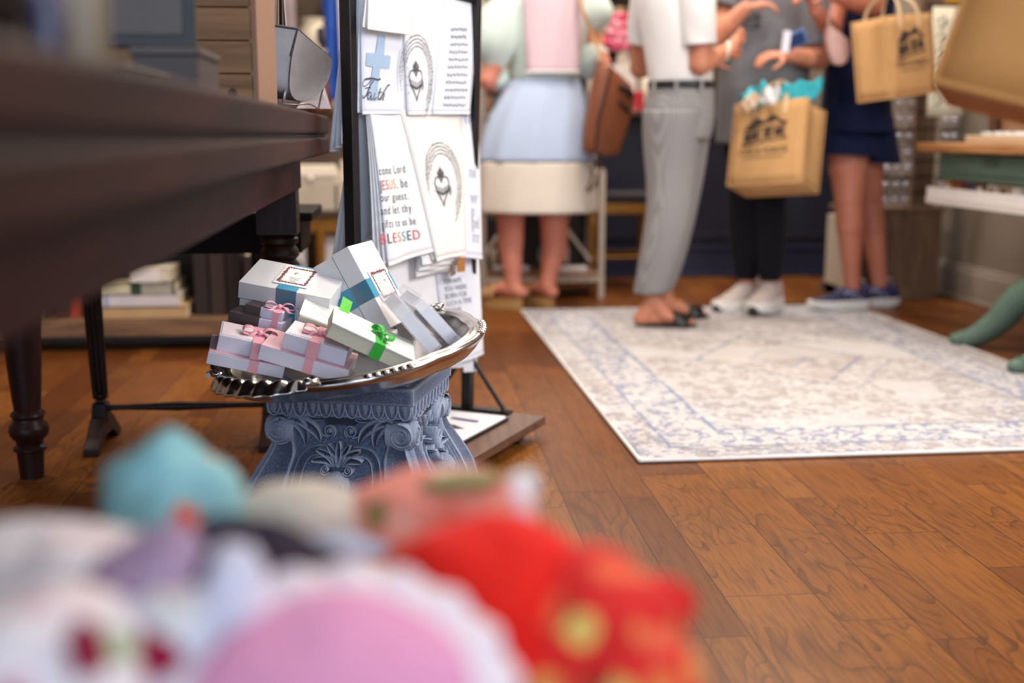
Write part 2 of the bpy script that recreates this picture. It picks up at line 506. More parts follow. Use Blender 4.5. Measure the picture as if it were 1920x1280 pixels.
# small trestle table under / beyond it
tt = wthing('trestle_table', 'small dark trestle side table with fluted legs beneath the mahogany table end', 'table', (-0.56, 3.0, 0))
M_ebony = plain('ebonised_wood', srgb(22, 13, 13), .6)
M_ebony.node_tree.nodes['Principled BSDF'].inputs['Specular IOR Level'].default_value = 0.12
MB().box((-0.55, 3.06, 0.575), (0.66, 0.36, 0.022)).build('table_top', M_ebony, tt, bevel=0.004)
MB().box((-0.55, 3.06, 0.525), (0.60, 0.30, 0.08)).build('apron', M_ebony, tt)
for x in (-0.765, -0.345):
    m = MB()
    for dx in (-0.012, 0.0, 0.012):
        m.tube([(x + dx - 0.008, 2.96, 0.49), (x + dx, 2.96, 0.13)], [0.0135, 0.0075], 10)
    m.ball((x, 2.96, 0.125), (0.020, 0.016, 0.012))
    m.build('leg', M_mahogz, tt, smooth=True)
    m = MB().box((x, 2.96, 0.085), (0.042, 0.05, 0.05), taper=0.8)
    m.loft([[Vector((x + a * 0.018, 2.96 + s * t, zb)) for a, zb in ((-1, z0), (1, z0), (1, z1), (-1, z1))] for s in (1,) for t, z0, z1 in ((-0.12, 0.0, 0.018), (-0.09, 0.0, 0.036), (-0.04, 0.03, 0.075), (0.04, 0.03, 0.075), (0.09, 0.0, 0.036), (0.12, 0.0, 0.018))])
    m.build('foot', M_mahogz, tt, bevel=0.003)
MB().tube(crom([(-0.75, 2.96, 0.095), (-0.70, 2.96, 0.095), (-0.62, 2.96, 0.095), (-0.55, 2.96, 0.095), (-0.45, 2.96, 0.095), (-0.36, 2.96, 0.095)], 3), [0.012, 0.008, 0.007, 0.007, 0.008, 0.009, 0.010, 0.011, 0.012, 0.011, 0.010, 0.009, 0.008, 0.008, 0.008, 0.008], 10).build('stretcher', M_mahogz, tt, smooth=True)

# low plank shelf with books behind
M_plank = wood('rustic_plank', srgb(92, 62, 42), srgb(150, 112, 80), axis=0, scale=4, rough=0.7, stretch=10)
M_steel = plain('black_steel', (0.016, 0.015, 0.016), 0.45, 0.6)
sh = wthing('low_shelf_unit', 'low rustic plank shelf on dark steel frame behind the mahogany table', 'shelf', (-1.0, 4.45, 0))
MB().box((-1.02, 4.45, 0.082), (0.98, 0.32, 0.062)).build('shelf_board', M_plank, sh, bevel=0.004)
MB().box((-1.02, 4.45, 0.72), (0.98, 0.32, 0.04)).build('shelf_board', M_plank, sh, bevel=0.004)
m = MB()
for x in (-1.50, -0.54):
    for y in (4.30, 4.60):
        m.box((x, y, 0.39), (0.028, 0.028, 0.70))
m.box((-1.02, 4.30, 0.042), (0.98, 0.02, 0.018)).box((-1.02, 4.60, 0.042), (0.98, 0.02, 0.018))
m.build('frame', M_steel, sh)
MB().box((-1.02, 4.61, 0.40), (0.96, 0.015, 0.60)).build('back_panel', plain('dark_back_panel', srgb(34, 24, 20), 0.8), sh)
for x in (-1.42, -0.62):
    for y in (4.34, 4.56):
        MB().tube([(x, y - 0.012, 0.019), (x, y + 0.012, 0.019)], 0.018, 14).build('caster', plain('caster_grey', srgb(70, 66, 62), 0.4), sh, smooth=True)
M_page = plain('book_pages', srgb(214, 196, 164), 0.9, var=0.1, scale=200)
def book_flat(x0, x1, y0, dep, z, h, col, lab, rz=0.0, band=None):
    o = thing('book', lab, 'book', ((x0 + x1) / 2, y0 + dep / 2, z), (0, 0, rz), group='books lying on the low plank shelf')
    w = x1 - x0
    mc = plain('book_cover_%d_%d_%d' % tuple(int(c * 999) for c in col), col, 0.7)
    m = MB().box((0, 0, 0.0015), (w, dep, 0.003)).box((0, 0, h - 0.0015), (w, dep, 0.003)).box((0, -dep / 2 + 0.002, h / 2), (w, 0.004, h))
    if band:
        m.box((w * band[0], -dep / 2 - 0.0003, h / 2), (w * band[1], 0.003, h * 0.98), mi=1)
        m.build('cover', [mc, plain('book_band_%d_%d_%d' % tuple(int(c * 999) for c in band[2]), band[2], 0.7)], o)
    else:
        m.build('cover', mc, o)
    MB().box((0, 0.003, h / 2), (w - 0.006, dep - 0.01, h - 0.006)).build('pages', M_page, o)
    return o
book_flat(-1.09, -0.79, 4.30, 0.26, 0.114, 0.044, srgb(196, 158, 112), 'thick tan book, lowest of the pile on the plank shelf')
book_flat(-1.085, -0.815, 4.30, 0.24, 0.158, 0.045, srgb(216, 206, 206), 'white book with blue spine marks, above the thick tan book', band=(-0.44, 0.03, srgb(130, 150, 200)))
book_flat(-1.09, -0.985, 4.31, 0.22, 0.203, 0.043, srgb(206, 196, 160), 'short yellowed book left of the green-edged book in the pile')
book_flat(-0.98, -0.83, 4.31, 0.22, 0.203, 0.045, srgb(52, 74, 52), 'dark green book with grey spine label in the pile', band=(0.08, 0.72, srgb(176, 168, 150)))
book_flat(-0.985, -0.845, 4.30, 0.22, 0.248, 0.047, srgb(226, 210, 190), 'cream book on the very top of the shelf pile', band=(-0.1, 0.7, srgb(232, 222, 214)))
for k, (x, w, h, c, lab) in enumerate([(-1.345, 0.022, 0.075, srgb(226, 206, 150), 'slim cream book standing at the left end of the plank shelf'), (-1.245, 0.05, 0.2, srgb(74, 34, 22), 'dark brown book standing beside the rust-red one'),
                                   (-1.20, 0.036, 0.20, srgb(170, 60, 26), 'rust-red book standing on the plank shelf'), (-1.165, 0.028, 0.18, srgb(86, 34, 24), 'maroon book standing right of the rust-red one'),
                                   (-0.745, 0.05, 0.25, srgb(40, 26, 20), 'blackish-brown volume standing right of the book pile'), (-0.685, 0.055, 0.24, srgb(56, 38, 28), 'worn brown volume standing second from the book pile'),
                                   (-0.625, 0.05, 0.25, srgb(42, 30, 26), 'umber volume standing near the right post of the shelf'), (-0.57, 0.04, 0.22, srgb(58, 40, 30), 'brown volume standing against the right shelf post')]):
    o = thing('standing_book', lab, 'book', (x, 4.46, 0.1135), group='books standing on the low plank shelf')
    m = MB().box((-w / 2 + 0.001, 0, h / 2), (0.002, 0.17, h)).box((w / 2 - 0.001, 0, h / 2), (0.002, 0.17, h)).box((0, -0.084, h / 2), (w, 0.003, h))
    m.build('cover', plain('spine_%d' % k, c, 0.7), o)
    MB().box((0, 0, h / 2), (w - 0.005, 0.16, h - 0.006)).build('pages', M_page, o)
for x, w, c, lab in ((-1.36, 0.10, srgb(104, 76, 52), 'small brown carton on the floor under the plank shelf'),):
    pass

# things on the mahogany table
M_crate = wood('pine_crate', srgb(108, 74, 48), srgb(158, 116, 78), axis=0, scale=3, rough=0.7, stretch=12)
o = wthing('wooden_crate', 'pale planked wooden crate standing on the mahogany table top', 'crate', (-0.30, 2.0, 0.813))
mb = MB()
for k in range(6):
    mb.box((-0.315, 1.905, 0.8385 + k * 0.0500), (0.176, 0.012, 0.0485))
mb.build('front_panel', M_crate, o, bevel=0.002)
MB().box((-0.2275, 2.035, 0.964), (0.013, 0.272, 0.30)).build('side_panel', plain('crate_side_wood', srgb(140, 104, 80), 0.75, scale=12), o, bevel=0.002)
MB().box((-0.3965, 2.035, 0.964), (0.013, 0.272, 0.30)).build('side_panel', M_crate, o, bevel=0.002)
MB().box((-0.312, 2.165, 0.964), (0.155, 0.012, 0.30)).build('back_panel', M_crate, o)
MB().tube([(-0.262, 1.897, 0.835), (-0.262, 1.902, 0.835)], 0.007, 12).build('knot', plain('wood_knot', srgb(48, 30, 24), 0.8), o)
def dark_box(c, d, lab, col, rz=0.0):
    o = thing('display_box', lab, 'box', c, (0, 0, rz), group='dark boxes on the table')
    MB().box((0, 0, d[2] * 0.42), (d[0], d[1], d[2] * 0.84)).build('box_base', plain('box_%s' % lab[:12], col, 0.6), o, bevel=0.002)
    MB().box((0, 0, d[2] * 0.92), (d[0] + 0.006, d[1] + 0.006, d[2] * 0.16)).build('lid', plain('lid_%s' % lab[:12], tuple(x * 1.3 for x in col), 0.5), o, bevel=0.002)
dark_box((-0.275, 1.52, 0.8135), (0.075, 0.16, 0.058), 'low slate grey box in front of the wooden crate', srgb(66, 52, 48))
dark_box((-0.315, 1.24, 0.8135), (0.12, 0.20, 0.022), 'flat dark brown box nearest the camera on the table', srgb(70, 56, 44))
o = thing('picture_frame', 'leaning grey framed panel beside the wooden crate', 'frame', (-0.305, 1.50, 0.874), (math.radians(-6), 0, 0))
MB().box((0, 0, 0.11), (0.115, 0.014, 0.22)).build('frame_border', plain('frame_grey', srgb(46, 40, 40), 0.6), o, bevel=0.002)
MB().box((0, -0.008, 0.11), (0.085, 0.004, 0.19)).build('panel', plain('panel_grey', srgb(84, 72, 66), 0.6), o)
o = thing('bottle', 'slim cream bottle standing near the front edge of the table', 'bottle', (-0.200, 0.80, 0.813))
MB().lathe([(0.011, 0), (0.0125, 0.003), (0.0125, 0.055), (0.009, 0.066), (0.006, 0.072), (0.006, 0.08)], n=20).build('bottle_body', plain('cream_glaze', srgb(138, 118, 96), 0.5), o, smooth=True)
MB().lathe([(0.008, 0.078), (0.008, 0.098), (0.005, 0.1)], n=16).build('cap', plain('cap_brown', srgb(90, 70, 52), 0.5), o, smooth=True)
o = thing('jar', 'lavender grey jar behind the cream bottle on the table', 'jar', (-0.238, 0.845, 0.813))
MB().lathe([(0.014, 0), (0.016, 0.004), (0.016, 0.05), (0.012, 0.056)], n=20).build('jar_body', plain('lavender_glaze', srgb(84, 76, 96), 0.4), o, smooth=True)
MB().lathe([(0.014, 0.055), (0.014, 0.07), (0.012, 0.073)], n=20).build('lid', plain('jar_lid', srgb(60, 52, 60), 0.4), o, smooth=True)
o = thing('dark_bowl', 'dark brown bowl at the near end of the mahogany table', 'bowl', (-0.285, 0.80, 0.813))
MB().lathe([(0.02, 0), (0.035, 0.012), (0.045, 0.04), (0.046, 0.05), (0.042, 0.048), (0.03, 0.015)], n=24).build('bowl_body', plain('bowl_brown', srgb(40, 28, 24), 0.4), o, smooth=True)

# galvanised bin on a wire stand at the far end of the table
M_galv = plain('galvanised_steel', srgb(150, 148, 154), 0.42, 0.75, var=0.22, scale=30)
bn = wthing('galvanised_bin', 'galvanised steel scoop bin on wire stand at the table corner', 'bin', (-0.2, 2.45, 0.813))
Yb = 2.42
prof_px = [(557, 54), (622, 110), (621, 132), (612, 156), (597, 176), (578, 188), (560, 190), (548, 184), (541, 168), (541, 140), (545, 105)]
prof_px = [prof_px[0]] + [(p.x, p.y) for p in crom([(a, b, 0) for a, b in prof_px[1:]], 5)]
front = [at(px, py, Yb + (px - 557) * 0.0012) for px, py in prof_px]
back = [p + Vector((-0.10, -0.03, 0.012)) for p in front]
cen_ = sum(front, Vector()) / len(front)
mb = MB().loft([[cen_ + (p - cen_) * .97 + Vector((.002, -.004, 0)) for p in front], front, back])
mb.build('bin_body', M_galv, bn, smooth=True, angle=50)
MB().tube([front[-1], front[0], front[1], front[1] + Vector((-0.10, -0.03, 0.012))], 0.0028, 8).tube([front[0], back[0]], 0.0028, 8).build('rolled_rim', plain('rim_steel', srgb(104, 100, 104), 0.4, 0.8), bn, smooth=True)
mb = MB().tube(crom([at(612, 148, Yb + 0.06), at(604, 172, Yb + 0.06), at(597, 204, Yb + 0.07)]), 0.0018, 8)
mb.tube(crom([at(540, 150, Yb), at(535, 170, Yb - 0.02), at(531, 195, Yb - 0.02)]), 0.0035, 8)
mb.tube(crom([at(531, 195, Yb - 0.02), at(560, 196, Yb), at(580, 195, Yb + 0.05), at(597, 204, Yb + 0.07)]), 0.0015, 8)
mb.build('wire_stand', plain('stand_wire', srgb(150, 146, 148), 0.35, 0.8), bn, smooth=True)
mb = MB()
random.seed(4)
for k in range(7):
    x = -0.30 + k * 0.012
    o = thing('paper_sheaf', '%s in the galvanised bin' % ['ivory card at the left', 'beige card second from left', 'pinkish card third from left', 'white card in the middle', 'tan card fifth from left', 'grey card sixth from left', 'cream card at the right'][k], 'card', (x, 2.46, 0.875), (0, random.uniform(-.06, .06), random.uniform(.2, .5)), group='cards filed in the galvanised bin')
    MB().box((0, 0, 0.10), (0.003, 0.06, 0.20)).build('card_sheet', plain('sheaf_%d' % k, [srgb(214, 198, 190), srgb(190, 166, 150), srgb(206, 180, 172), srgb(222, 214, 210), srgb(182, 140, 110), srgb(130, 124, 120), srgb(206, 188, 176)][k], 0.8), o)
    MB().box((0.002, 0, 0.14), (0.001, 0.03, 0.03)).build('card_label', plain('sheaf_label', srgb(120, 100, 96), 0.8), o)
pk = NT('pink_lattice_print', 0.7)
xx, yy, zz = pk.xyz()
la = pk.math('MULTIPLY', pk.math('LESS_THAN', pk.math('ABSOLUTE', pk.math('SINE', pk.math('MULTIPLY', pk.math('ADD', xx, zz), 700.0))), 0.2), 0.5)
lb = pk.math('MULTIPLY', pk.math('LESS_THAN', pk.math('ABSOLUTE', pk.math('SINE', pk.math('MULTIPLY', pk.math('SUBTRACT', xx, zz), 700.0))), 0.2), 0.5)
pk.base(pk.mix(pk.math('MAXIMUM', la, lb), srgb(232, 226, 232), srgb(226, 160, 176)))
o = wthing('folded_card', 'pink lattice printed card standing under the galvanised bin', 'card', at(590, 204, 2.56))
a, b, c, d = at(556, 203, 2.56), at(621, 204, 2.60), at(606, 156, 2.62), at(590, 150, 2.60)
MB().add([a, b, c, d, a + Vector((0, .004, 0)), b + Vector((0, .004, 0)), c + Vector((0, .004, 0)), d + Vector((0, .004, 0))], [(0, 1, 2, 3), (7, 6, 5, 4), (0, 4, 5, 1), (1, 5, 6, 2), (2, 6, 7, 3), (3, 7, 4, 0)]).build('card_sheet', pk.mat, o)
# ------------------------------------------------------------------ carved pedestal
def stone_material():
    n = NT('antiqued_blue_grey_plaster', 0.82)
    g = n.n('ShaderNodeNewGeometry').outputs['Pointiness']
    gr = n.noise(420, detail=2)
    sp = n.noise(60, detail=4)
    c = n.mix(sp, srgb(72, 88, 122), srgb(106, 120, 148))
    c = n.mix(n.math('MULTIPLY', n.math('GREATER_THAN', gr, 0.56), 0.45), c, srgb(160, 166, 180))
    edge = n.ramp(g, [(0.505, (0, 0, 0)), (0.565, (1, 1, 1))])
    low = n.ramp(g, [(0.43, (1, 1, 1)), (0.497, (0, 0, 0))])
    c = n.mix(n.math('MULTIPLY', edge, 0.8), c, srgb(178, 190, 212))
    c = n.mix(n.math('MULTIPLY', low, 0.8), c, srgb(20, 27, 44))  # colour follows curvature: paler on convex edges, darker in concave recesses
    n.base(c)
    n.bump(n.noise(330, detail=3, rough=0.6), 0.85, 0.0025)
    return n.mat
M_stone = stone_material()
HWP = [(0, .186), (.028, .186), (.034, .178), (.08, .176), (.12, .167), (.15, .155), (.18, .139), (.21, .123), (.235, .116), (.266, .116), (.274, .122), (.40, .122)]
def hw(v):
    for (a, p), (b, q) in zip(HWP, HWP[1:]):
        if v <= b:
            t = (v - a) / (b - a)
            t = t * t * (3 - 2 * t) if 0.08 < a < 0.22 and False else t
            return p + (q - p) * max(0, t)
    return HWP[-1][1]
ped = thing('carved_pedestal', 'carved blue grey plaster pedestal with scrolls and palmette under the silver tray', 'pedestal', (-0.084, 2.198, 0), (0, 0, math.radians(-16)))
def facefn(k, base=None):
    R = Matrix.Rotation(k * math.pi / 2, 3, 'Z')
    def fn(u, v, n):
        return R @ Vector((u, -((base if base is not None else hw(v)) + n), v))
    return fn
PROF_ROUND = [(-1, -.3), (-.8, .6), (-.4, .95), (0, 1), (.4, .95), (.8, .6), (1, -.3)]
PROF_LEAF = [(-1, -.4), (-.97, .75), (-.7, 1), (-.3, .72), (-.08, .55), (0, .75), (.08, .55), (.3, .72), (.7, 1), (.97, .75), (1, -.4)]
PROF_FLAT = [(-1, -.6), (-.98, .9), (-.86, 1), (-.7, .72), (0, .62), (.7, .72), (.86, 1), (.98, .9), (1, -.6)]
def orient(mb, f0, out):
    """turn the faces added since f0 outwards, as one piece"""
    tot = 0.0
    for f in mb.f[f0:]:
        a, b, c = mb.v[f[0]], mb.v[f[1]], mb.v[f[2]]
        tot += (b - a).cross(c - a).dot(out)
    if tot < 0:
        mb.f[f0:] = [tuple(reversed(f)) for f in mb.f[f0:]]
def band(mb, path, widths, fn, h, prof=PROF_ROUND, hs=None):
    k = len(path)
    rows = []
    for i in range(k):
        a, b = path[max(i - 1, 0)], path[min(i + 1, k - 1)]
        du, dv = b[0] - a[0], b[1] - a[1]
        l = math.hypot(du, dv) or 1
        t = i / (k - 1)
        w = widths(t) if callable(widths) else widths
        hh = h * (hs(t) if hs else 1)
        rows.append([fn(path[i][0] - dv / l * w * c, path[i][1] + du / l * w * c, hh * n) for c, n in prof])
    f0 = len(mb.f)
    mb.loft(rows, close=False, cap=False)
    orient(mb, f0, fn(path[0][0], path[0][1], 1.0) - fn(path[0][0], path[0][1], 0.0))
def c2(pts, seg=6):
    return [(p.x, p.y) for p in crom([(a, b, 0) for a, b in pts], seg)]
leafw = lambda wm: (lambda t: wm * max(0.03, math.sin(math.pi * min(1, t * 0.92 + 0.10)) ** 0.75))
# core
mb = MB()
prof = []
for i in range(len(HWP) - 2):
    (a, p), (b, q) = HWP[i], HWP[i + 1]
    for s in range(6):
        prof.append((a + (b - a) * s / 6, p + (q - p) * s / 6))
prof.append((.274, .122))
def sqring(r, z, m=6):
    pts = []
    for k in range(4):
        R = Matrix.Rotation(k * math.pi / 2, 3, 'Z')
        for i in range(m):
            pts.append(R @ Vector((-r + 2 * r * i / m, -r, z)))
    return pts
mb.loft([sqring(r, z, 26) for z, r in prof])
mb.build('pedestal_body', M_stone, ped)
mb = MB()
mb.loft([sqring(r, z, 40) for z, r in [(.270, .121), (.271, .130)] + [(.271 + .0265 * i / 6, .130 + .0035 * i / 6) for i in range(1, 7)] + [(.298, .1335)]])
for k in range(4):
    fn = facefn(k, .130)
    for i in range(11):
        u = (i - 5) * .0245
        path = [(u + .0118 * math.cos(a) * (1 if True else 0), .2985 - .0275 * max(0, math.sin(a)) ** .8) for a in [math.pi * j / 14 for j in range(15)]]
        band(mb, path, .0019, fn, .0075, [(-1, 0), (-.6, .9), (0, 1), (.6, .9), (1, 0)])
        rings = []
        for j in range(7):
            t = j / 6
            w = .0078 * math.sin(math.pi * (0.42 + .58 * t)) ** .8 if t < 1 else .0004
            vv = .2985 - .0225 * t
            rings.append([fn(u + w * c, vv, hgt * .0068 * (1 - .5 * t)) for c, hgt in ((-1, 0), (-.6, .75), (0, 1), (.6, .75), (1, 0))])
        f0 = len(mb.f)
        mb.loft(rings, close=False, cap=False)
        orient(mb, f0, fn(0, .28, 1.0) - fn(0, .28, 0.0))
mb.build('egg_and_dart_moulding', M_stone, ped, smooth=True, angle=50)
mb = MB().loft([sqring(r, z, 48) for z, r in [(.2965, .1365), (.2985, .1395)] + [(.2995 + .0265 * i / 8, .140) for i in range(9)] + [(.327, .139), (.3285, .137), (.329, .133), (.3292, .128), (.3295, .127), (.333, .125), (.3332, .12), (.3332, .10), (.3332, .06)]])
mb.build('top_slab', M_stone, ped)
for k in range(4):
    fn, fp = facefn(k), facefn(k, .116)
    for s in (-1, 1):
        m = MB()
        N = 22
        rows = []
        for i in range(N + 1):
            v = lerp(.036, .232, i / N)
            ui = lerp(.118, .083, min(1, max(0, (v - .05) / .15)) ** .8) if v < .2 else lerp(.083, .094, (v - .2) / .045)
            uo = hw(v) + .0035
            rows.append([fn(s * lerp(ui, uo, (c + 1) / 2), v, .014 * n) for c, n in PROF_FLAT])
        m.loft(rows, close=False, cap=False)
        orient(m, 0, fn(0, .2, 1.0) - fn(0, .2, 0.0))
        m.build('scroll_strap', M_stone, ped, smooth=True, angle=60)
        m = MB()
        cu, cv, r0 = s * .1150, .2405, .0265
        cyl = [[fp(cu + rr * math.cos(a), cv + rr * math.sin(a), n) for a in [2 * math.pi * j / 28 for j in range(28)]] for n, rr in ((-.03, r0 * .9), (-.004, r0), (.002, r0), (.008, r0), (.014, r0), (.0165, r0 * .98), (.018, r0 * .93), (.0165, r0 * .84), (.0125, r0 * .7), (.011, r0 * .5), (.011, r0 * .3), (.011, r0 * .1))]
        m.loft(cyl)
        if (m.v[1] - m.v[0]).cross(m.v[28] - m.v[0]).dot(m.v[0] - fp(cu, cv, -.03)) < 0:
            m.f = [tuple(reversed(f)) for f in m.f]
        sp = [(cu + s * rr * math.cos(a), cv + rr * math.sin(a)) for a, rr in [(math.pi * .55 - 4.3 * math.pi * j / 50, lerp(.0240, .0065, (j / 50) ** .8)) for j in range(51)]]
        band(m, sp, lambda t: lerp(.0042, .0024, t), fp, .0255, PROF_ROUND)
        m.ball(fp(cu, cv, .017), .0068, 12, 8)
        m.build('volute', M_stone, ped, smooth=True, angle=60)
        m = MB()
        for pts, wm, hh in (([(.098, .2600), (.086, .2620), (.074, .252), (.066, .236), (.065, .2165)], .0125, .019), ([(.086, .2625), (.070, .2600), (.052, .2495), (.042, .238), (.036, .2235)], .0115, .021),
                            ([(.102, .2640), (.078, .2685), (.055, .2655), (.034, .2655), (.028, .2705)], .0050, .015)):
            band(m, c2([(s * a, b) for a, b in pts]), leafw(wm), fp, hh, PROF_LEAF)
        m.build('acanthus_leaf', M_stone, ped, smooth=True, angle=60)
        m = MB()
        cu, cv = s * .0195, .2435
        sp = [(cu + s * rr * math.cos(a), cv + rr * math.sin(a)) for a, rr in [(-math.pi * .3 + 3.6 * math.pi * (1 - j / 44), lerp(.003, .0115, (1 - j / 44) ** .7)) for j in range(45)]]
        tail = c2([(s * .040, .2345), (s * .030, .2305)], 3)
        band(m, sp, lambda t: lerp(.0026, .0014, t), fp, .016)
        m.ball(fp(cu, cv, .006), .0055, 10, 6)
        band(m, c2([(s * .043, .2465), (s * .036, .2365), (s * .022, .2315)]), .0026, fp, .013)
        m.build('small_scroll', M_stone, ped, smooth=True, angle=60)
        m = MB()
        cu, cv = s * .0215, .1795
        sp = [(cu + s * rr * math.cos(a), cv + rr * math.sin(a)) for a, rr in [(-math.pi * .9 + 3.4 * math.pi * j / 40, lerp(.0095, .003, (j / 40) ** .8)) for j in range(41)]]
        band(m, sp, lambda t: lerp(.0024, .0014, t), fn, .019)
        m.ball(fn(cu, cv, .007), .006, 10, 6)
        band(m, c2([(s * .077, .04), (s * .077, .10), (s * .076, .15), (s * .070, .186), (s * .058, .203), (s * .040, .209), (s * .026, .209)], 8), .0085, fn, .011, PROF_FLAT)
        m.build('cartouche_frame', M_stone, ped, smooth=True, angle=60)
    m = MB()
    for pts, wm in (([(0, .186), (0, .205), (0, .2285)], .0068), ([(-.003, .186), (-.010, .206), (-.021, .2225)], .0062), ([(.003, .186), (.010, .206), (.021, .2225)], .0062),
                    ([(-.005, .186), (-.016, .201), (-.041, .2125)], .0072), ([(.005, .186), (.016, .201), (.041, .2125)], .0072),
                    ([(-.008, .186), (-.022, .195), (-.047, .1945)], .0078), ([(.008, .186), (.022, .195), (.047, .1945)], .0078)):
        band(m, c2(pts, 8), lambda t, wm=wm: wm * (0.25 + 0.75 * math.sin(math.pi * min(1, .08 + t * .9)) ** .8) * (1 if t < .97 else .3), fn, .021, PROF_LEAF, hs=lambda t: .7 + .5 * t)
    m.ball(fn(0, .185, .008), .005).ball(fn(-.009, .184, .006), .0035).ball(fn(.009, .184, .006), .0035)
    m.build('palmette', M_stone, ped, smooth=True, angle=60)
    m = MB()
    m.ball(fn(0, .150, .002), Vector((.0245, .0245, .028)), 20, 12)
    heart = [(.0155 * math.sin(a) ** 3 * 1.15, .1475 + .00115 * (13 * math.cos(a) - 5 * math.cos(2 * a) - 2 * math.cos(3 * a) - math.cos(4 * a))) for a in [2 * math.pi * j / 40 for j in range(41)]]
    band(m, heart, .0019, lambda u, v, n: fn(u, v, .019 + n), .007)
    m.build('heart_boss', M_stone, ped, smooth=True, angle=60)
    m = MB().prism([(-.028, .2715), (.028, .2715), (.028, .2565), (-.028, .2565)], fp, -.005, .0125)
    m.build('key_block', M_stone, ped, bevel=.0015)

# ------------------------------------------------------------------ silver tray
ts = NT('tarnished_silver', 0.17, 1.0)
ts.base(ts.mix(ts.noise(18, detail=4), (0.62, 0.60, 0.58), (0.46, 0.43, 0.41)))
ts.inp('Roughness', ts.math('ADD', 0.13, ts.math('MULTIPLY', ts.noise(30, detail=3), 0.16)))
M_silver = ts.mat
tray = thing('silver_tray', 'lobed oval silver tray with leafy handles lying on the carved pedestal', 'tray', (-0.100, 2.170, 0.356), (math.radians(4.8), math.radians(-7.2), math.radians(-10)))
RX, RY = .252, .262
def lobe(a):
    return 1 + .045 * (abs(math.cos(3 * a + .4)) ** .6 - .6)
mb = MB()
PR = [(0, -.004), (.3, -.004), (.70, -.004), (.74, .0), (.79, .010), (.84, .020), (.865, .0235), (.88, .0275), (.895, .0250), (.92, .0285), (.94, .0260), (.965, .0300), (.985, .0295), (1.0, .0245), (.995, .019), (.965, .013), (.93, .004), (.89, -.004), (.80, -.0085), (.74, -.009), (.3, -.009), (0, -.009)]
NA = 108
rows = []
for r, z in PR:
    row = []
    for j in range(NA):
        a = 2 * math.pi * j / NA
        l = lerp(1, lobe(a), min(1, max(0, (r - .6) / .3)))
        row.append(Vector((RX * r * l * math.cos(a), RY * r * l * math.sin(a), z * 1.15)))
    rows.append(row)
mb.loft(rows, cap=False)
mb.build('tray_dish', M_silver, tray, smooth=True, angle=60)
for a0, hwid in ((-2.10, .46), (1.42, .40)):
    mb = MB()
    def wing(u, v):
        q = u * 2 - 1
        a = a0 + q * hwid
        env = (1 - abs(q) ** 2.6)
        r = lobe(a) * lerp(.945, 1.0, v) + v * (.015 + .095 * env * (1 + .10 * math.sin(q * 26)))
        rid = abs(math.sin(q * 13.0))
        z = .031 + .017 * math.sin(math.pi * min(1, v * 1.05)) * (.35 + .65 * env) * (.55 + .45 * rid) - .008 * v * v
        return Vector((RX * r * math.cos(a), RY * r * math.sin(a), z))
    mb.grid(wing, 96, 12)
    for q in (-1, 1):
        a = a0 + q * (hwid + .02)
        e = Vector((RX * .985 * math.cos(a), RY * .985 * math.sin(a), .036))
        mb.tube([e + Vector((math.cos(t) * r, math.sin(t) * r, .002)) for t, r in [(a + q * .45 * i, .015 - .0008 * i) for i in range(16)]], .004, 8)
    mb.build('leafy_handle', M_silver, tray, smooth=True, solid=.003, angle=70)
for x in (.05, 2.5, 3.5, 5.2):
    mb = MB()
    for j in range(6):
        a = x + (j - 2.5) * .06
        mb.ball(Vector((RX * .985 * lobe(a) * math.cos(a), RY * .985 * lobe(a) * math.sin(a), .033)), (.0085, .0085, .0045), 10, 6)
    mb.build('rim_ornament', M_silver, tray, smooth=True)

# ------------------------------------------------------------------ gift boxes in the tray
M_boxw = plain('white_box_card', srgb(232, 230, 232), 0.55, var=0.03)
M_teal = plain('teal_satin_band', srgb(70, 152, 184), 0.32, var=0.06)
M_label = plain('label_paper', srgb(244, 238, 236), 0.6, var=0.03)
M_ink = plain('maroon_ink', srgb(134, 84, 96), 0.7)
M_inkg = plain('grey_ink', srgb(90, 88, 96), 0.7)
M_pink = plain('pink_satin_ribbon', srgb(236, 168, 182), 0.4, var=0.08)
M_green = plain('green_satin_ribbon', srgb(54, 178, 58), 0.36, var=0.08)
M_lilac = plain('lilac_white_card', srgb(222, 220, 238), 0.5, var=0.04)
M_choc = plain('chocolate_card', srgb(74, 58, 58), 0.45, var=0.06)
M_soap = plain('sage_cream_soap', srgb(206, 202, 184), 0.55, var=0.06)
M_ivory = plain('ivory_wrap', srgb(240, 238, 230), 0.5, var=0.04)
M_clear = glass('clear_acetate', (0.96, 0.97, 1.0), 0.08)
st = NT('pink_striped_card', 0.6)
sx, sy, sz = st.xyz()
st.base(st.mix(st.math('GREATER_THAN', st.math('SINE', st.math('MULTIPLY', sy, 900.0)), 0.0), srgb(238, 204, 212), srgb(214, 148, 162)))
M_stripe = st.mat
def kpos(p, k):
    return Vector((p[0] * k, p[1] * k, H - (H - p[2]) * k))
def posed(name, label, cat, loc, rot, k, group=None):
    return thing(name, label, cat, kpos(loc, k), rot, group)
def face_top(h):
    return lambda u, v, n: Vector((u, v, h + n))
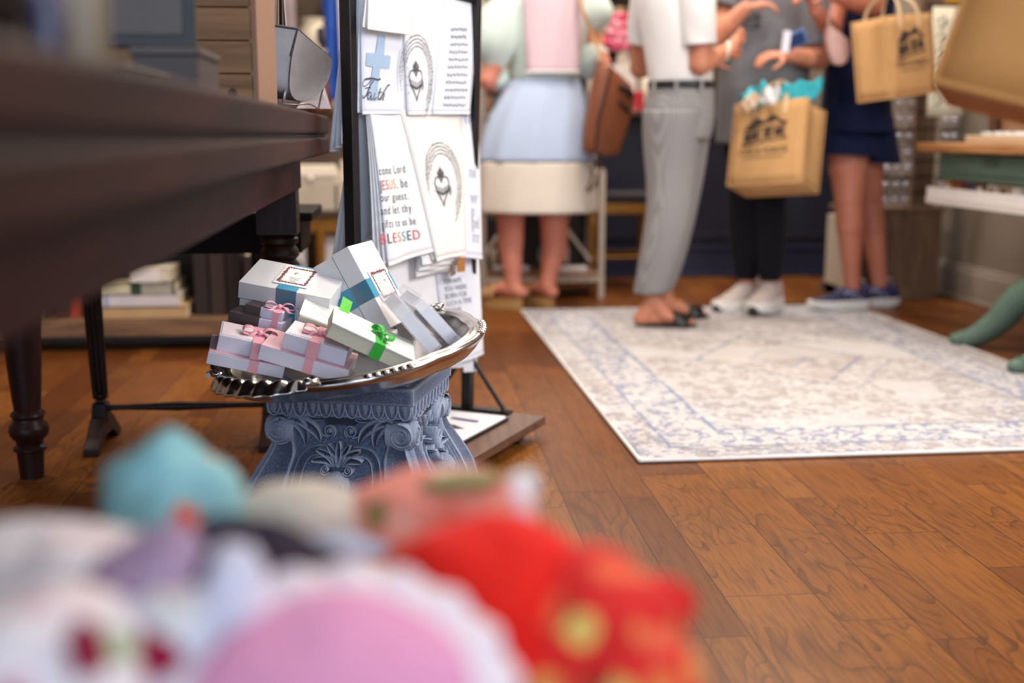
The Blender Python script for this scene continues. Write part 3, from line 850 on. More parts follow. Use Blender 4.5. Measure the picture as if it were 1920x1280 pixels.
def bow(c, rot, mat, parent, s=1.0):
    R = Euler(rot).to_matrix()
    m = MB()
    for sd in (-1, 1):
        pts = crom([(0, 0, 0), (sd * .011, .004, .010), (sd * .024, .002, .010), (sd * .026, -.003, .003), (sd * .012, -.002, .001), (0, 0, 0)], 5)
        rows = []
        for i, p in enumerate(pts):
            w = .0055 * (0.5 + math.sin(math.pi * i / (len(pts) - 1)) * .8)
            rows.append([Vector(c) + R @ (Vector((p.x, p.y + y * w, p.z)) * s) for y in (-1, -.3, .3, 1)])
        m.loft(rows, close=False, cap=False)
        rows = []
        for t in range(7):
            q = t / 6
            p = Vector((sd * (.004 + .020 * q), -.016 * q, .003 - .004 * q + .003 * math.sin(q * 6)))
            rows.append([Vector(c) + R @ (Vector((p.x + y * .0042, p.y + sd * y * .001, p.z)) * s) for y in (-1, 0, 1)])
        m.loft(rows, close=False, cap=False)
    m.ball(Vector(c) + R @ Vector((0, 0, .004)) * s, Vector((.005, .006, .0045)) * s, 10, 6)
    return m.build('bow', mat, parent, smooth=True, solid=.0008)
def label_art(m, fn, w, h):
    """small ornamental border, big initial and a few lines of tiny print"""
    random.seed(7)
    for i in range(110):
        t = i / 110
        q = t * 2 * (w + h)
        if q < w: u, v = -w / 2 + q, h / 2
        elif q < w + h: u, v = w / 2, h / 2 - (q - w)
        elif q < 2 * w + h: u, v = w / 2 - (q - w - h), -h / 2
        else: u, v = -w / 2, -h / 2 + (q - 2 * w - h)
        a = random.uniform(0, 3.1)
        for r in (1, -1):
            stroke(m, [(u - .0040 * math.cos(a), v - .0040 * math.sin(a)), (u, v + .0020 * r), (u + .0040 * math.cos(a), v + .0040 * math.sin(a))], .0011, fn)
def lid_box(o, w, d, h):
    MB().box((0, 0, h * .035), (w + .001, d + .001, h * .03), mi=0).build('lid_shadow_gap', plain('box_gap_grey', srgb(120, 118, 124), .8), o)  # grey strip paints the shade just below the lid edge
    MB().box((0, 0, -h * .23), (w, d, h * .54)).build('box_base', M_boxw, o, bevel=.0008)
    MB().box((0, 0, h * .27), (w + .005, d + .005, h * .46)).build('lid', M_boxw, o, bevel=.0008)
    bw = .040
    x0 = w * .02
    MB().box((x0, 0, h * .50 + .0005), (bw, d + .0045, .0014)).box((x0, -d / 2 - .0018, h * .0), (bw, .0014, h + .001)).box((x0, d / 2 + .0018, 0), (bw, .0014, h + .001)).build('satin_band', M_teal, o, bevel=.0004)
    lw, lh = .092, .066
    m = MB().box((x0, .006, h * .5 + .0018), (lh, lw, .0012))
    lb = m.build('paper_label', M_label, o)
    m = MB()
    fn = lambda u, v, n: Vector((x0 + u, .006 + v, h * .5 + .0024 + n * .3))
    label_art(m, fn, lh * .78, lw * .78)
    m.build('ornament_print', M_ink, o).parent = lb
    m = MB()
    put_text(m, 'F', .018, -.004, .004, fn, align='CENTER')
    for q in range(4):
        stroke(m, [(-.012 + .002 * q, -.010 - .006 * q), (.012 - .002 * q, -.010 - .006 * q)], .0011, fn)
    m.build('small_print', M_inkg, o).parent = lb
oA = posed('lidded_gift_box', 'white lidded box with teal band lying flat at the back left of the tray', 'box', (-.23, 2.436, .444), (.251, .175, -.179), .93, 'teal banded white boxes')
lid_box(oA, .183 * .93, .128 * .93, .064 * .93 + .012)
oB = posed('lidded_gift_box', 'white lidded box with teal band tipped on its edge behind the green ribbon', 'box', (-.086, 2.47, .444), (.018, 1.07, -.33), .94, 'teal banded white boxes')
lid_box(oB, .181 * .94, .13 * .94, .09 * .94)
def ribbon_wrap(o, x, w, d, z0, z1, mat, bw=.012):
    MB().box((x, 0, z1 + .0004), (bw, d + .002, .001)).box((x, -d / 2 - .0008, (z0 + z1) / 2), (bw, .001, z1 - z0)).box((x, d / 2 + .0008, (z0 + z1) / 2), (bw, .001, z1 - z0)).build('ribbon', mat, o)
# chocolate sleeve set
k = .94
o = posed('sleeved_gift_set', 'two tier chocolate brown and lilac boxes tied with pink bow at left', 'gift box', (-.284, 2.332, .412), (.034, .222, -.176), k, 'ribboned gift sets')
w, d, h = .105 * k, .079 * k, .019 * k
MB().box((-w * .22, 0, 0), (w * .58, d + .002, h + .002)).build('brown_sleeve', M_choc, o, bevel=.0006)
MB().box((w * .02, 0, 0), (w, d, h)).build('lower_box', M_lilac, o, bevel=.0008)
MB().box((-w * .12, .006, h), (w * .30, d * .82, h)).build('brown_sleeve', M_choc, o, bevel=.0006)
MB().box((w * .14, .006, h), (w * .62, d * .8, h * .98)).build('upper_box', M_lilac, o, bevel=.0008)
ribbon_wrap(o, w * .36, w, d, -h * .5, h * 1.5, M_pink)
bow((w * .32, -.004, h * 1.55), (0, 0, .4), M_pink, o)
# pink tiers
def pink_set(loc, rot, k, dims, lab, upw, upx, ribx):
    o = posed('ribboned_gift_set', lab, 'gift box', loc, rot, k, 'ribboned gift sets')
    w, d, h = [q * k for q in dims]
    MB().box((0, 0, 0), (w, d, h)).build('lower_box', M_lilac, o, bevel=.0008)
    MB().box((0, 0, h * .5 + .0006), (w * .985, d * .98, .0012)).build('striped_top', M_stripe, o)
    h2 = .031 * k
    MB().box((upx * w, .004, h * .5 + h2 / 2 + .001), (upw * w, d * .82, h2)).build('upper_box', M_lilac, o, bevel=.001)
    MB().box((upx * w, .004, h * .5 + h2 + .0016), (upw * w * .9, d * .72, .0008)).build('printed_top', plain('pale_pink_print', srgb(240, 222, 228), 0.5, var=.1, scale=60), o)
    ribbon_wrap(o, ribx * w, w, d * .86 + .004, h * .5, h * .5 + h2 + .002, M_pink, .021 * k)
    MB().box((ribx * w, -d / 2 - .0008, 0), (.017 * k, .001, h)).build('ribbon', M_pink, o)
    bow((ribx * w, 0, h * .5 + h2 + .003), (0, 0, .15), M_pink, o, 1.15)
pink_set((-.300, 2.225, .357), (.179, .245, .12), .948, (.142, .098, .024), 'lilac gift set with drooping pink bow at the far left front of the tray', .50, -.16, .10)
pink_set((-.182, 2.204, .358), (.142, .289, -.114), .945, (.168, .098, .028), 'lilac gift set with pale pink bow in the middle front of the tray', .72, .07, .06)
# green ribbon box
k = .95
o = posed('ribboned_soap_box', 'flat ivory topped box tied with bright green ribbon leaning at tray front', 'gift box', (-.065, 2.175, .394), (.149, .473, .087), k, 'ribboned gift sets')
w, d, h = .166 * k, .112 * k, .030 * k
MB().box((0, 0, -.001), (w * .99, d * .98, h - .002)).build('soap_bars', M_soap, o, bevel=.001)
MB().box((0, 0, h * .5 - .001), (w + .001, d + .001, .003)).build('ivory_lid', M_ivory, o, bevel=.0008)
m = MB()
fn = face_top(h * .5 + .001)
for q in range(3):
    stroke(m, [(-w * .33 + .006 * q, .012 - .006 * q), (-w * .28 + .006 * q, .015 - .006 * q), (-w * .2 + .006 * q, .012 - .006 * q), (-w * .14, .014 - .006 * q)], .0008, fn)
m.build('script_print', plain('faint_grey_ink', srgb(196, 196, 190), .7), o)
ribbon_wrap(o, w * .08, w, d, -h * .5, h * .5, M_green, .020)
bow((w * .09, -.012, h * .5 + .004), (0.1, 0, -1.0), M_green, o, 1.0)
m = MB()
m.add([Vector(p) for p in [(-w * .44, d * .36, h * .5 + .001), (-w * .32, d * .36, h * .5 + .001), (-w * .33, d * .52, h * .5 + .019), (-w * .46, d * .50, h * .5 + .022)]], [(0, 1, 2, 3)])
m.build('ribbon_tail', plain('lime_ribbon', srgb(110, 214, 70), .4), o, solid=.0008)
# small soap box behind
k = .946
o = posed('wrapped_soap', 'small cream soap bar in white printed wrapper between pink and green sets', 'soap', (-.173, 2.292, .420), (.301, .396, .041), k)
w, d, h = .064 * k, .088 * k, .026 * k
MB().box((0, 0, 0), (w, d, h)).build('soap_bar', M_soap, o, bevel=.002)
MB().box((0, .002, h * .5), (w + .0016, d * .98, .0016)).build('paper_wrapper', M_ivory, o)
MB().box((w * .2, -d / 2 - .0008, -h * .1), (w * .5, .0012, h * .7)).build('kraft_sticker', plain('kraft_sticker', srgb(190, 150, 106), .7), o)
m = MB()
fn = face_top(h * .5 + .001)
stroke(m, [(-.018, .016), (-.006, .018), (.006, .012), (.018, .010)], .0008, fn)
stroke(m, [(.004, -.006), (.012, -.010), (.020, -.009)], .0013, fn)
m.build('script_print', plain('grey_green_ink', srgb(150, 154, 140), .7), o)
# clear acetate packs of cards
cards = NT('stacked_card_edges', .6)
cx_, cy_, cz_ = cards.xyz()
cards.base(cards.mix(cards.noise(1.0, cards.mapping((14, 900, 14)), detail=2), srgb(236, 236, 244), srgb(196, 200, 222)))
def clear_pack(loc, rot, k, dims, lab):
    o = posed('clear_card_pack', lab, 'stationery', loc, rot, k, 'clear packs of cards')
    w, d, h = [q * k for q in dims]
    MB().box((w * .05, 0, -.001), (w * .86, d * .84, h * .92)).build('card_stack', cards.mat, o, bevel=.0008)
    m = MB()
    t = .0008
    m.box((0, -d / 2, 0), (w, t, h)).box((0, d / 2, 0), (w, t, h)).box((-w / 2, 0, 0), (t, d, h)).box((w / 2, 0, 0), (t, d, h)).box((0, 0, h / 2), (w, d, t)).box((0, 0, -h / 2), (w, d, t))
    m.build('acetate_box', M_clear, o)
    MB().box((-w * .36, 0, h * .5 - .003), (w * .16, d * .8, .001)).build('top_sheet', M_boxw, o)
    MB().box((-w * .30, 0, -h * .1), (.0006, d * .7, h * .5)).build('insert_card', M_label, o)
clear_pack((.009, 2.274, .412), (1.799, .861, .437), .94, (.126, .030, .10), 'clear acetate pack of white cards leaning next to the green ribboned box')
clear_pack((.043, 2.356, .411), (1.735, .819, .49), .94, (.126, .027, .104), 'clear acetate pack of white cards leaning nearest the right tray rim')
# plain boxes carrying the pile
for nm, loc, dm, rz in (('plain white box hidden under the flat teal banded box', (-.205, 2.29, .352), (.13, .10, .048), -.1), ('plain white box under the tipped teal banded box', (-.075, 2.33, .354), (.10, .09, .03), -.3)):
    o = thing('carton', nm, 'box', loc, (0, 0, rz))
    MB().box((0, 0, dm[2] * .35), (dm[0], dm[1], dm[2] * .7)).build('box_base', M_boxw, o, bevel=.001)
    MB().box((0, 0, dm[2] * .85), (dm[0] + .002, dm[1] + .002, dm[2] * .3)).build('lid', M_boxw, o, bevel=.001)

# ------------------------------------------------------------------ towel rack
RL = Vector((-.108, 2.53, 0)); RV = Vector((.48, .877, 0)).normalized(); RU = Vector((.877, -.48, 0)).normalized(); RLEN = .558
def RP(s, n, z):
    return RL + RV * (s * RLEN) + RU * n + Vector((0, 0, z))
def rack_hit(px, py, n):
    d = _F + _R * ((px - 960) / FPX) - _U * ((py - 640) / FPX)
    o = Vector((0, 0, H))
    t = ((RL + RU * n - o).dot(RU)) / d.dot(RU)
    p = o + d * t
    return ((p - RL).dot(RV) / RLEN, p.z)
M_black = plain('black_powder_coat', (0.012, 0.011, 0.012), 0.42, 0.3)
rk = wthing('towel_rack', 'black steel towel rack on wooden platform behind the silver tray', 'rack', (0.05, 2.8, 0))
def prism_uv(m, s0, s1, n0, n1, z0, z1, lean=0.0, mi=0):
    vs = []
    for z in (z0, z1):
        ln = lean * (z - z0)
        vs += [RP(s0, n0 + ln, z), RP(s1, n0 + ln, z), RP(s1, n1 + ln, z), RP(s0, n1 + ln, z)]
    m.add(vs, [(0, 1, 2, 3), (7, 6, 5, 4), (4, 5, 1, 0), (5, 6, 2, 1), (6, 7, 3, 2), (7, 4, 0, 3)], mi)
m = MB(); prism_uv(m, -.024, .024, -.013, .013, .06, 1.30); m.build('post', M_black, rk, bevel=.002)
m = MB(); prism_uv(m, .976, 1.024, -.013, .013, .06, 1.30, lean=.028); m.build('post', M_black, rk, bevel=.002)
for zb in (.838, 1.108, .475):
    ln = .028 * (zb - .06)
    MB().tube([RP(0, 0, zb - .010), RP(1, ln, zb - .010)], .008, 10).build('rail', M_black, rk, smooth=True)
for s in (0, 1):
    m = MB(); prism_uv(m, s - .028, s + .028, -.125, .125, .056, .064); m.build('foot_bar', M_black, rk, bevel=.001)
    for q in (-1, 1):
        MB().tube([RP(s, q * .006, .205), RP(s, q * .105, .066)], .006, 8).build('brace', M_black, rk, smooth=True)
        m = MB()
        m.lathe([(.006, 0), (.006, .004), (.003, .005)], RP(s, q * .115, .063), 10); m.build('bolt', M_black, rk)
m = MB()
prism_uv(m, -.13, 1.03, -.15, .216, .034, .056)
m.build('platform', wood('walnut_platform', srgb(74, 48, 36), srgb(112, 78, 58), axis=1, scale=4, rough=.5, stretch=10), rk, bevel=.002)
for s in (.02, .88):
    for nn in (-.11, .172):
        p = RP(s, nn, .0185)
        m = MB().tube([p - RU * .011, p + RU * .011], .018, 16)
        m.build('caster', plain('caster_rubber', srgb(58, 54, 58), .35), rk, smooth=True)
        MB().box(p + Vector((0, 0, .012)), (.02, .02, .012)).build('caster_fork', M_black, rk)
# sign on platform
sg = wthing('counter_sign', 'white card sign with black rounded border lying on the rack platform', 'sign', RP(.6, .07, .056))
def rrect(a0, a1, b0, b1, r, n=6):
    pts = []
    for cx, cy, st_ in ((a1 - r, b1 - r, 0), (a0 + r, b1 - r, 1), (a0 + r, b0 + r, 2), (a1 - r, b0 + r, 3)):
        for i in range(n + 1):
            a = math.pi / 2 * (st_ + i / n)
            pts.append((cx + r * math.cos(a), cy + r * math.sin(a)))
    return pts
sfn = lambda a, b, n: RP(b, a, .057 + n)
def rr_s(n0, n1, s0, s1, r):
    return [(u, v / RLEN) for u, v in rrect(n0, n1, s0 * RLEN, s1 * RLEN, r)]
MB().prism(rr_s(-.10, .150, .20, .90, .02), sfn, 0, .0075).build('border', M_black, sg)
sgc = MB().prism(rr_s(-.094, .144, .212, .888, .016), sfn, .007, .0085).build('card', plain('sign_white', srgb(232, 232, 238), .35, var=.02), sg)
m = MB()
poly(m, [(.02, .74), (.10, .72), (.10, .755), (.02, .775)], sfn, .0092)
m.build('blue_line', plain('sign_blue', srgb(62, 66, 110), .5), sg)
m = MB()
poly(m, [(.0, .58), (.05, .56), (.10, .60), (.06, .645), (.0, .66)], sfn, .0092)
m.build('brown_mark', plain('sign_brown', srgb(70, 54, 56), .5), sg)

# towels
M_tw = [cloth('flour_sack_white', srgb(240, 240, 244)), cloth('flour_sack_ivory', srgb(240, 238, 234)), cloth('flour_sack_cool', srgb(230, 234, 244))]
M_ptx = plain('print_charcoal', srgb(74, 74, 84), .9)
M_pfaint = plain('print_pale_grey', srgb(186, 190, 202), .9)
M_pmid = plain('print_mid_grey', srgb(130, 134, 146), .9)
M_pblue = plain('print_dusty_blue', srgb(166, 190, 218), .9, var=.1, scale=80)
def towel(name, label, TL, TR, BL, BR, n0, n1, mat, group, layers=1, rip=.004, back=None, top_r=.0, lab_cat='towel', bow_=.75):
    a, b, c, d = rack_hit(*TL, n0), rack_hit(*TR, n0), rack_hit(*BL, n1), rack_hit(*BR, n1)
    wid = (abs(b[0] - a[0]) + abs(d[0] - c[0])) / 2 * RLEN
    hei = (a[1] + b[1]) / 2 - (c[1] + d[1]) / 2
    ph = (hash(name + label) % 97) * .1 if False else len(label) * .37
    def S(tu, tv, n=0.0):
        s = lerp(lerp(a[0], b[0], tu), lerp(c[0], d[0], tu), tv)
        z = lerp(lerp(a[1], b[1], tu), lerp(c[1], d[1], tu), tv)
        nn = lerp(n0, n1, max(0, tv) ** bow_) + rip * max(0, tv) * math.sin(tu * 7.5 + ph) + n
        if top_r and tv < .12:
            e = min(tu, 1 - tu)
            z -= 0
        return RP(s, nn, z)
    o = wthing(name, label, lab_cat, RP(lerp(a[0], b[0], .5), 0, a[1]), group)
    for q in range(layers):
        m = MB()
        sh, up = -.0085 * q, .006 * q
        def G(tu, tv, q=q):
            p = S(tu, tv)
            return p + RU * (-.0085 * q * (0.3 + .7 * tv)) + RV * (-.006 * q * tv) + Vector((0, 0, .004 * q * tv))
        m.grid(lambda u, v: G(u, v), 10, 18)
        if back:
            zt = (a[1] + b[1]) / 2
            for w in range(1):
                def B(tu, tv, q=q):
                    s = lerp(a[0], b[0], tu)
                    nb = -lerp(.010, back[0] * (1 - .22 * q), tv ** .9)
                    return RP(s - .02 * tv, nb, lerp(zt - .004, back[1] + .008 * q, tv))
                m.grid(B, 6, 12)
                m.grid(lambda tu, tv: RP(lerp(a[0], b[0], tu), (n0 - .0085 * q * .3) * math.cos(math.pi * tv) if tv < .5 else -.010 * -math.cos(math.pi * tv), zt + .006 * math.sin(math.pi * tv) - .002), 6, 6)
        m.build('towel_layer' if layers > 1 else 'towel_sheet', mat, o, smooth=True, solid=.0028)
        hm = MB()
        hm.grid(lambda u, v: G(u, .972 + .022 * v) + RU * .0022, 10, 1)
        hm.build('hem', mat, o, smooth=True)
    def fm(u, v, n=.0):
        return S(u / wid, -v / hei, n + .0022)
    o['_w'] = 1
    return o, fm, wid, hei
def px_uv(o_fm, TL, BL, wid, hei):
    pass
# lower tier
G1 = 'towels on the middle rail'
o, fm, w, h = towel('tea_towel', 'stack of white tea towels lettered with a mealtime blessing in black and rainbow colours', (688, 190), (753, 186), (725, 500), (816, 470), .014, .056, M_tw[0], G1, layers=4, back=(.075, .50))
def inv(fm, w, h, px, py, nn):
    """towel coordinates of a photo pixel (found by a short search)"""
    u, v = w / 2, -h / 2
    def proj(p):
        q = p - Vector((0, 0, H))
        z = q.dot(_F)
        return 960 + FPX * q.dot(_R) / z, 640 - FPX * q.dot(_U) / z
    for _ in range(12):
        x, y = proj(fm(u, v, nn))
        e = 1e-3
        xu, yu = proj(fm(u + e, v, nn)); xv, yv = proj(fm(u, v + e, nn))
        a, b, c, d = (xu - x) / e, (xv - x) / e, (yu - y) / e, (yv - y) / e
        D = a * d - b * c
        u += (d * (px - x) - b * (py - y)) / D
        v += (-c * (px - x) + a * (py - y)) / D
    return u, v
def P2(fm, w, h, pts, nn=.0012):
    return [inv(fm, w, h, x, y, nn) for x, y in pts]
m = MB()
cols = {'k': 0, 'r': 1, 'o': 2, 'g': 3, 't': 4, 'y': 5}
def spell(m, txt, cc, x0, y0, x1, y1, hgt):
    """letters between two photo points on the towel"""
    (ua, va), (ub, vb) = inv(fm, w, h, x0, y0, .0012), inv(fm, w, h, x1, y1, .0012)
    gl, x = [], 0.0
    for ch, c_ in zip(txt, cc):
        if ch == ' ':
            x += .40
            continue
        vs, fs = text_mesh(ch, 1.0)
        lo, hi = min(q for q, _ in vs), max(q for q, _ in vs)
        gl.append((x - lo, vs, fs, cols[c_])); x += hi - lo + .20
    for x_, vs, fs, ci in gl:
        m.add([fm(lerp(ua, ub, (x_ + q) / x), lerp(va, vb, (x_ + q) / x) + y * hgt, .0012) for q, y in vs], fs, ci)
for txt, cc, x0, y0, x1, y1, hg in [('come Lord', 'kkkkkkkkk', 712, 328, 763, 323, .026), ('JESUS, be', 'krroskkkk'.replace('s', 'o'), 713, 357, 768, 350, .030), ('our guest.', 'kkkkkkkkkk', 714, 378, 770, 373, .025),
                               ('and let thy', 'kkkkkkkkkkk', 715, 403, 775, 396, .026), ('gifts to us be', 'kkkkkkkkkkkkkk', 716, 428, 783, 420, .025), ('BLESSED', 'rgrotkr', 715, 458, 793, 447, .031)]:
    spell(m, txt, cc, x0, y0, x1, y1, hg)
m.build('lettering', [M_ptx, plain('print_red', srgb(206, 74, 84), .9), plain('print_orange', srgb(232, 152, 96), .9), plain('print_green', srgb(40, 84, 78), .9), plain('print_teal', srgb(96, 176, 196), .9), plain('print_yellow', srgb(224, 176, 84), .9)], o)
def heart_print(m, fm, cu, cv, rx, ry):
    """flaming heart inside rings of tiny script"""
    random.seed(3)
    for ring in range(4):
        f = 1 - ring * .085
        a = -2.2 + ring * .25
        a_end = 2.25 - ring * .12
        while a < a_end:
            da = random.uniform(.05, .12)
            pts = []
            for q in range(4):
                t = a + da * q / 3
                wv = 1 + random.uniform(-.012, .012)
                pts.append((cu + rx * f * wv * math.cos(math.pi / 2 - t - .35), cv + ry * f * wv * math.sin(math.pi / 2 - t - .35)))
            stroke(m, pts, ry * random.uniform(.018, .034), fm, n=.0012)
            a += da + .022
    hx, hy = rx * .025, ry * .0215
    H_ = [(cu - rx * .12 + hx * 16 * math.sin(t) ** 3, cv - ry * .06 + hy * (13 * math.cos(t) - 5 * math.cos(2 * t) - 2 * math.cos(3 * t) - math.cos(4 * t)) * (1.0 if math.cos(t) > 0 else 1.25)) for t in [2 * math.pi * j / 36 for j in range(37)]]
    stroke(m, H_, ry * .035, fm, n=.0012)
    hcu, hcv = cu - rx * .12, cv - ry * .06
    for q in range(11):
        t = (q - 5) / 5
        stroke(m, [(hcu + rx * .36 * t, hcv - ry * .02 + ry * .08 * abs(t)), (hcu + rx * .33 * t + rx * .02, hcv - ry * .12), (hcu + rx * .30 * t, hcv - ry * .20 + ry * .06 * abs(t))], ry * .022, fm, n=.0012)
    stroke(m, [(hcu - rx * .38, hcv - ry * .08), (hcu, hcv - ry * .17), (hcu + rx * .38, hcv - ry * .06)], ry * .05, fm, n=.0012)
    for q in (-2, -1, 0, 1, 2):
        top = hcv + ry * (.56 - .09 * abs(q))
        stroke(m, [(hcu + rx * .03 * q, hcv + ry * .22), (hcu + rx * .08 * q, hcv + ry * .33), (hcu + rx * .04 * q, hcv + ry * .42), (hcu + rx * .09 * q, top)], [ry * .02, ry * .05, ry * .035, ry * .006], fm, n=.0012)
    stroke(m, [(hcu - rx * .1, hcv + ry * .27), (hcu + rx * .1, hcv + ry * .27)], ry * .03, fm, n=.0012)
    stroke(m, [(hcu + rx * .34, hcv - ry * .10), (hcu + rx * .46, hcv + ry * .02), (hcu + rx * .42, hcv - ry * .2)], ry * .05, fm, n=.0012)
    for q in range(14):
        a = 2 * math.pi * q / 14 + .2
        if abs(math.sin(a)) > .93:
            continue
        stroke(m, [(hcu + rx * .48 * math.cos(a), hcv + ry * .36 * math.sin(a)), (hcu + rx * .66 * math.cos(a), hcv + ry * .52 * math.sin(a))], ry * .008, fm, n=.0012)
o, fm, w, h = towel('tea_towel', 'ivory tea towel printed with a flaming heart in rings on the middle rail', (742, 187), (862, 199), (816, 491), (871, 478), .017, .062, M_tw[1], G1, layers=2, back=(.07, .52))
m = MB()
heart_print(m, fm, w * .535, -h * .52, .088, .098)
m.build('heart_print', M_ptx, o)
o, fm, w, h = towel('tea_towel', 'white tea towel with faint grey words hanging at the right of the middle rail', (838, 198), (893, 205), (862, 482), (906, 487), .014, .046, M_tw[2], G1, layers=2, back=(.06, .55))
m = MB()
for t, v in (('rel', .14), ('nd', .52), ('wr', .70), ('p', .80), ('pel', .88), ('rrr', .985)):
    put_text(m, t, .046, w * .50, -h * v * .93 + .01, fm, n=.0012)
m.build('lettering', M_pfaint, o)
for q in range(5):
    o, fm, w, h = towel('folded_towel', '%s folded ivory towel edge hanging under the flaming heart towel' % ['outermost', 'second outermost', 'middle', 'second innermost', 'innermost'][q], (780 + 2 * q, 430), (860, 425), (790 - 3 * q, 497 + 5.5 * q), (868 - 2 * q, 486 + 4.5 * q), .034 - .003 * q, .052 - .004 * q, M_tw[1 if q % 2 else 0], 'folded ivory towels', rip=.003)
p1 = rack_hit(863, 496, .062)
o = wthing('hang_tag', 'square brown kraft tag clipped to the folded towels', 'tag', RP(p1[0], .06, p1[1]))
m = MB()
tgf = lambda u, v, n: RP(p1[0] + u / RLEN, .064 + n, p1[1] + v)
m.prism([(-.022, -.016), (.020, -.019), (.022, .017), (-.020, .019)], tgf, 0, .0012)
m.build('tag_card', plain('kraft_tag', srgb(168, 112, 62), .7), o)
m = MB()
for q in range(3):
    stroke(m, [(-.05 + .010 * q, .004 + .002 * q), (-.05 + .010 * q, -.022 + .003 * q), (-.024 + .004 * q, -.019 + .003 * q)], .004, tgf, n=-.003 - .002 * q)
m.build('tag_frame', plain('tag_frame_brown', srgb(126, 104, 92), .6), o, solid=.001)
# upper tier
G2 = 'towels on the top rail'
o, fm, w, h = towel('tea_towel', 'white tea towel with pale blue cross and the script word Faith', (674, -32), (770, -26), (680, 215), (782, 215), .014, .022, M_tw[2], G2, layers=3, back=(.062, .735), rip=.002)
def qmap(px, py, n_top=.014, n_bot=.022):
    return None
m = MB()
sc_ = lambda pts: [(660 + x / 6.096, y / 6.096) for x, y in pts]
cross = sc_([(300, 405), (385, 410), (368, 628), (446, 640), (428, 785), (325, 775), (280, 1150), (180, 1140), (240, 765), (160, 750), (172, 602), (272, 608)])
C_ = P2(fm, w, h, cross)
for idx in ((0, 1, 2, 11), (10, 2, 5, 8), (9, 10, 11, 2), (8, 5, 6, 7)):
    pass
poly(m, [C_[i] for i in (0, 1, 2, 11)], fm)
poly(m, [C_[i] for i in (10, 11, 2, 3, 4, 5, 8, 9)], fm)
poly(m, [C_[i] for i in (8, 5, 6, 7)], fm)
m.build('blue_cross', M_pblue, o)
m = MB()
def pen(pts, wd):
    stroke(m, P2(fm, w, h, sc_([(p.x, p.y) for p in crom([(a, b, 0) for a, b in pts], 6)])), wd, fm, n=.0016)
pen([(150, 905), (230, 895), (290, 912), (325, 900)], .0042)
pen([(250, 915), (205, 985), (170, 1075), (130, 1120), (120, 1090)], .0030)
pen([(150, 905), (118, 960), (150, 985), (200, 940), (235, 908)], .0016)
pen([(150, 1010), (185, 1000), (215, 1005)], .0022)
pen([(222, 1060), (195, 1062), (178, 1110), (195, 1130), (222, 1080), (215, 1135), (238, 1120)], .0026)
pen([(262, 1060), (246, 1120), (258, 1135), (280, 1110)], .0026)
pen([(282, 1030), (286, 1026)], .003)
pen([(332, 1000), (298, 1120), (312, 1136), (330, 1110)], .0026)
pen([(296, 1058), (345, 1052)], .0020)
pen([(420, 985), (428, 968), (405, 985), (350, 1080), (325, 1142)], .0026)
pen([(335, 1110), (362, 1070), (372, 1085), (352, 1130), (365, 1142)], .0026)
m.build('lettering', M_ptx, o)
o, fm, w, h = towel('tea_towel', 'white tea towel printed with a flaming heart in rings on the top rail', (752, -28), (850, -20), (764, 216), (838, 216), .018, .030, M_tw[0], G2, layers=2, back=(.055, .76), rip=.003)
m = MB()
cu, cv = inv(fm, w, h, 660 + 760 / 6.096, 900 / 6.096, .0012)
heart_print(m, fm, cu, cv, .085, .098)
m.build('heart_print', M_ptx, o)
o, fm, w, h = towel('tea_towel', 'white tea towel with blurred lines of grey script at the right of the top rail', (832, -14), (897, -2), (812, 215), (882, 215), .022, .034, M_tw[2], G2, layers=2, back=(.05, .78), rip=.003)
m = MB()
random.seed(9)
for q in range(11):
    y = 55 + q * 14.2
    xl, xr = 848 - q * 1.6, 877 - q * .5
    if q < 2:
        xl, xr = 846, 876
    x = xl
    while x < xr:
        wd = random.uniform(2.5, 6)
        pts = P2(fm, w, h, [(x, y + random.uniform(-1.5, 1.5)), (x + wd * .3, y - random.uniform(1, 4)), (x + wd * .6, y + random.uniform(0, 3)), (x + wd, y)])
        stroke(m, pts, .0038 if q > 1 else .005, fm, n=.0012)
        x += wd + 1.2
m.build('lettering', M_pmid, o)
o, fm, w, h = towel('folded_towel', 'plain white crinkled towel folded over the top rail above the blue cross', (690, -40), (776, -36), (687, 55), (772, 66), .034, .044, M_tw[1], G2, layers=2, rip=.002)
# bottom tier
G3 = 'towels on the lowest rail'
o, fm, w, h = towel('tea_towel', 'white tea towel lettered with dark words about such a time, nearest the rug', (806, 440), (893, 440), (838, 690), (907, 664), .012, .034, M_tw[2], G3, layers=3, back=(.05, .20), rip=.003)
m = MB()
for q, t in enumerate(['PERHAPS', 'YOU WERE', 'BORN FOR', 'SUCH A TIME', 'AS THIS']):
    u, v = inv(fm, w, h, 833 + 1.5 * q, 533 + q * 14.0, .0012)
    put_text(m, t, .019, u, v, fm, n=.0012, sx=1.25)
m.build('lettering', M_pmid, o)
o, fm, w, h = towel('tea_towel', 'plain white tea towel with tiny gold marks behind the clear card packs', (700, 430), (838, 440), (745, 640), (850, 672), .010, .026, M_tw[0], G3, layers=2, back=(.05, .22), rip=.003)
m = MB()
for a in ([(786, 556), (789, 566), (788, 574)], [(797, 596), (803, 598), (808, 592)]):
    stroke(m, P2(fm, w, h, a), .007, fm, n=.0012)
m.build('gold_print', plain('print_gold', srgb(196, 156, 70), .6), o)
for q, (x0, x1, y1, mt) in enumerate([(846, 872, 690, 2), (868, 893, 698, 2)]):
    o, fm, w, h = towel('folded_towel', ['pale towel corner peeping below the lowest tea towels, left one', 'pale towel corner peeping below the lowest tea towels beside the rack post'][q], (x0, 600), (x1, 600), (x0 + 1, y1), (x1, y1 - 2), .012, .020, M_tw[mt], 'towel corners under the lowest rail', rip=.001)
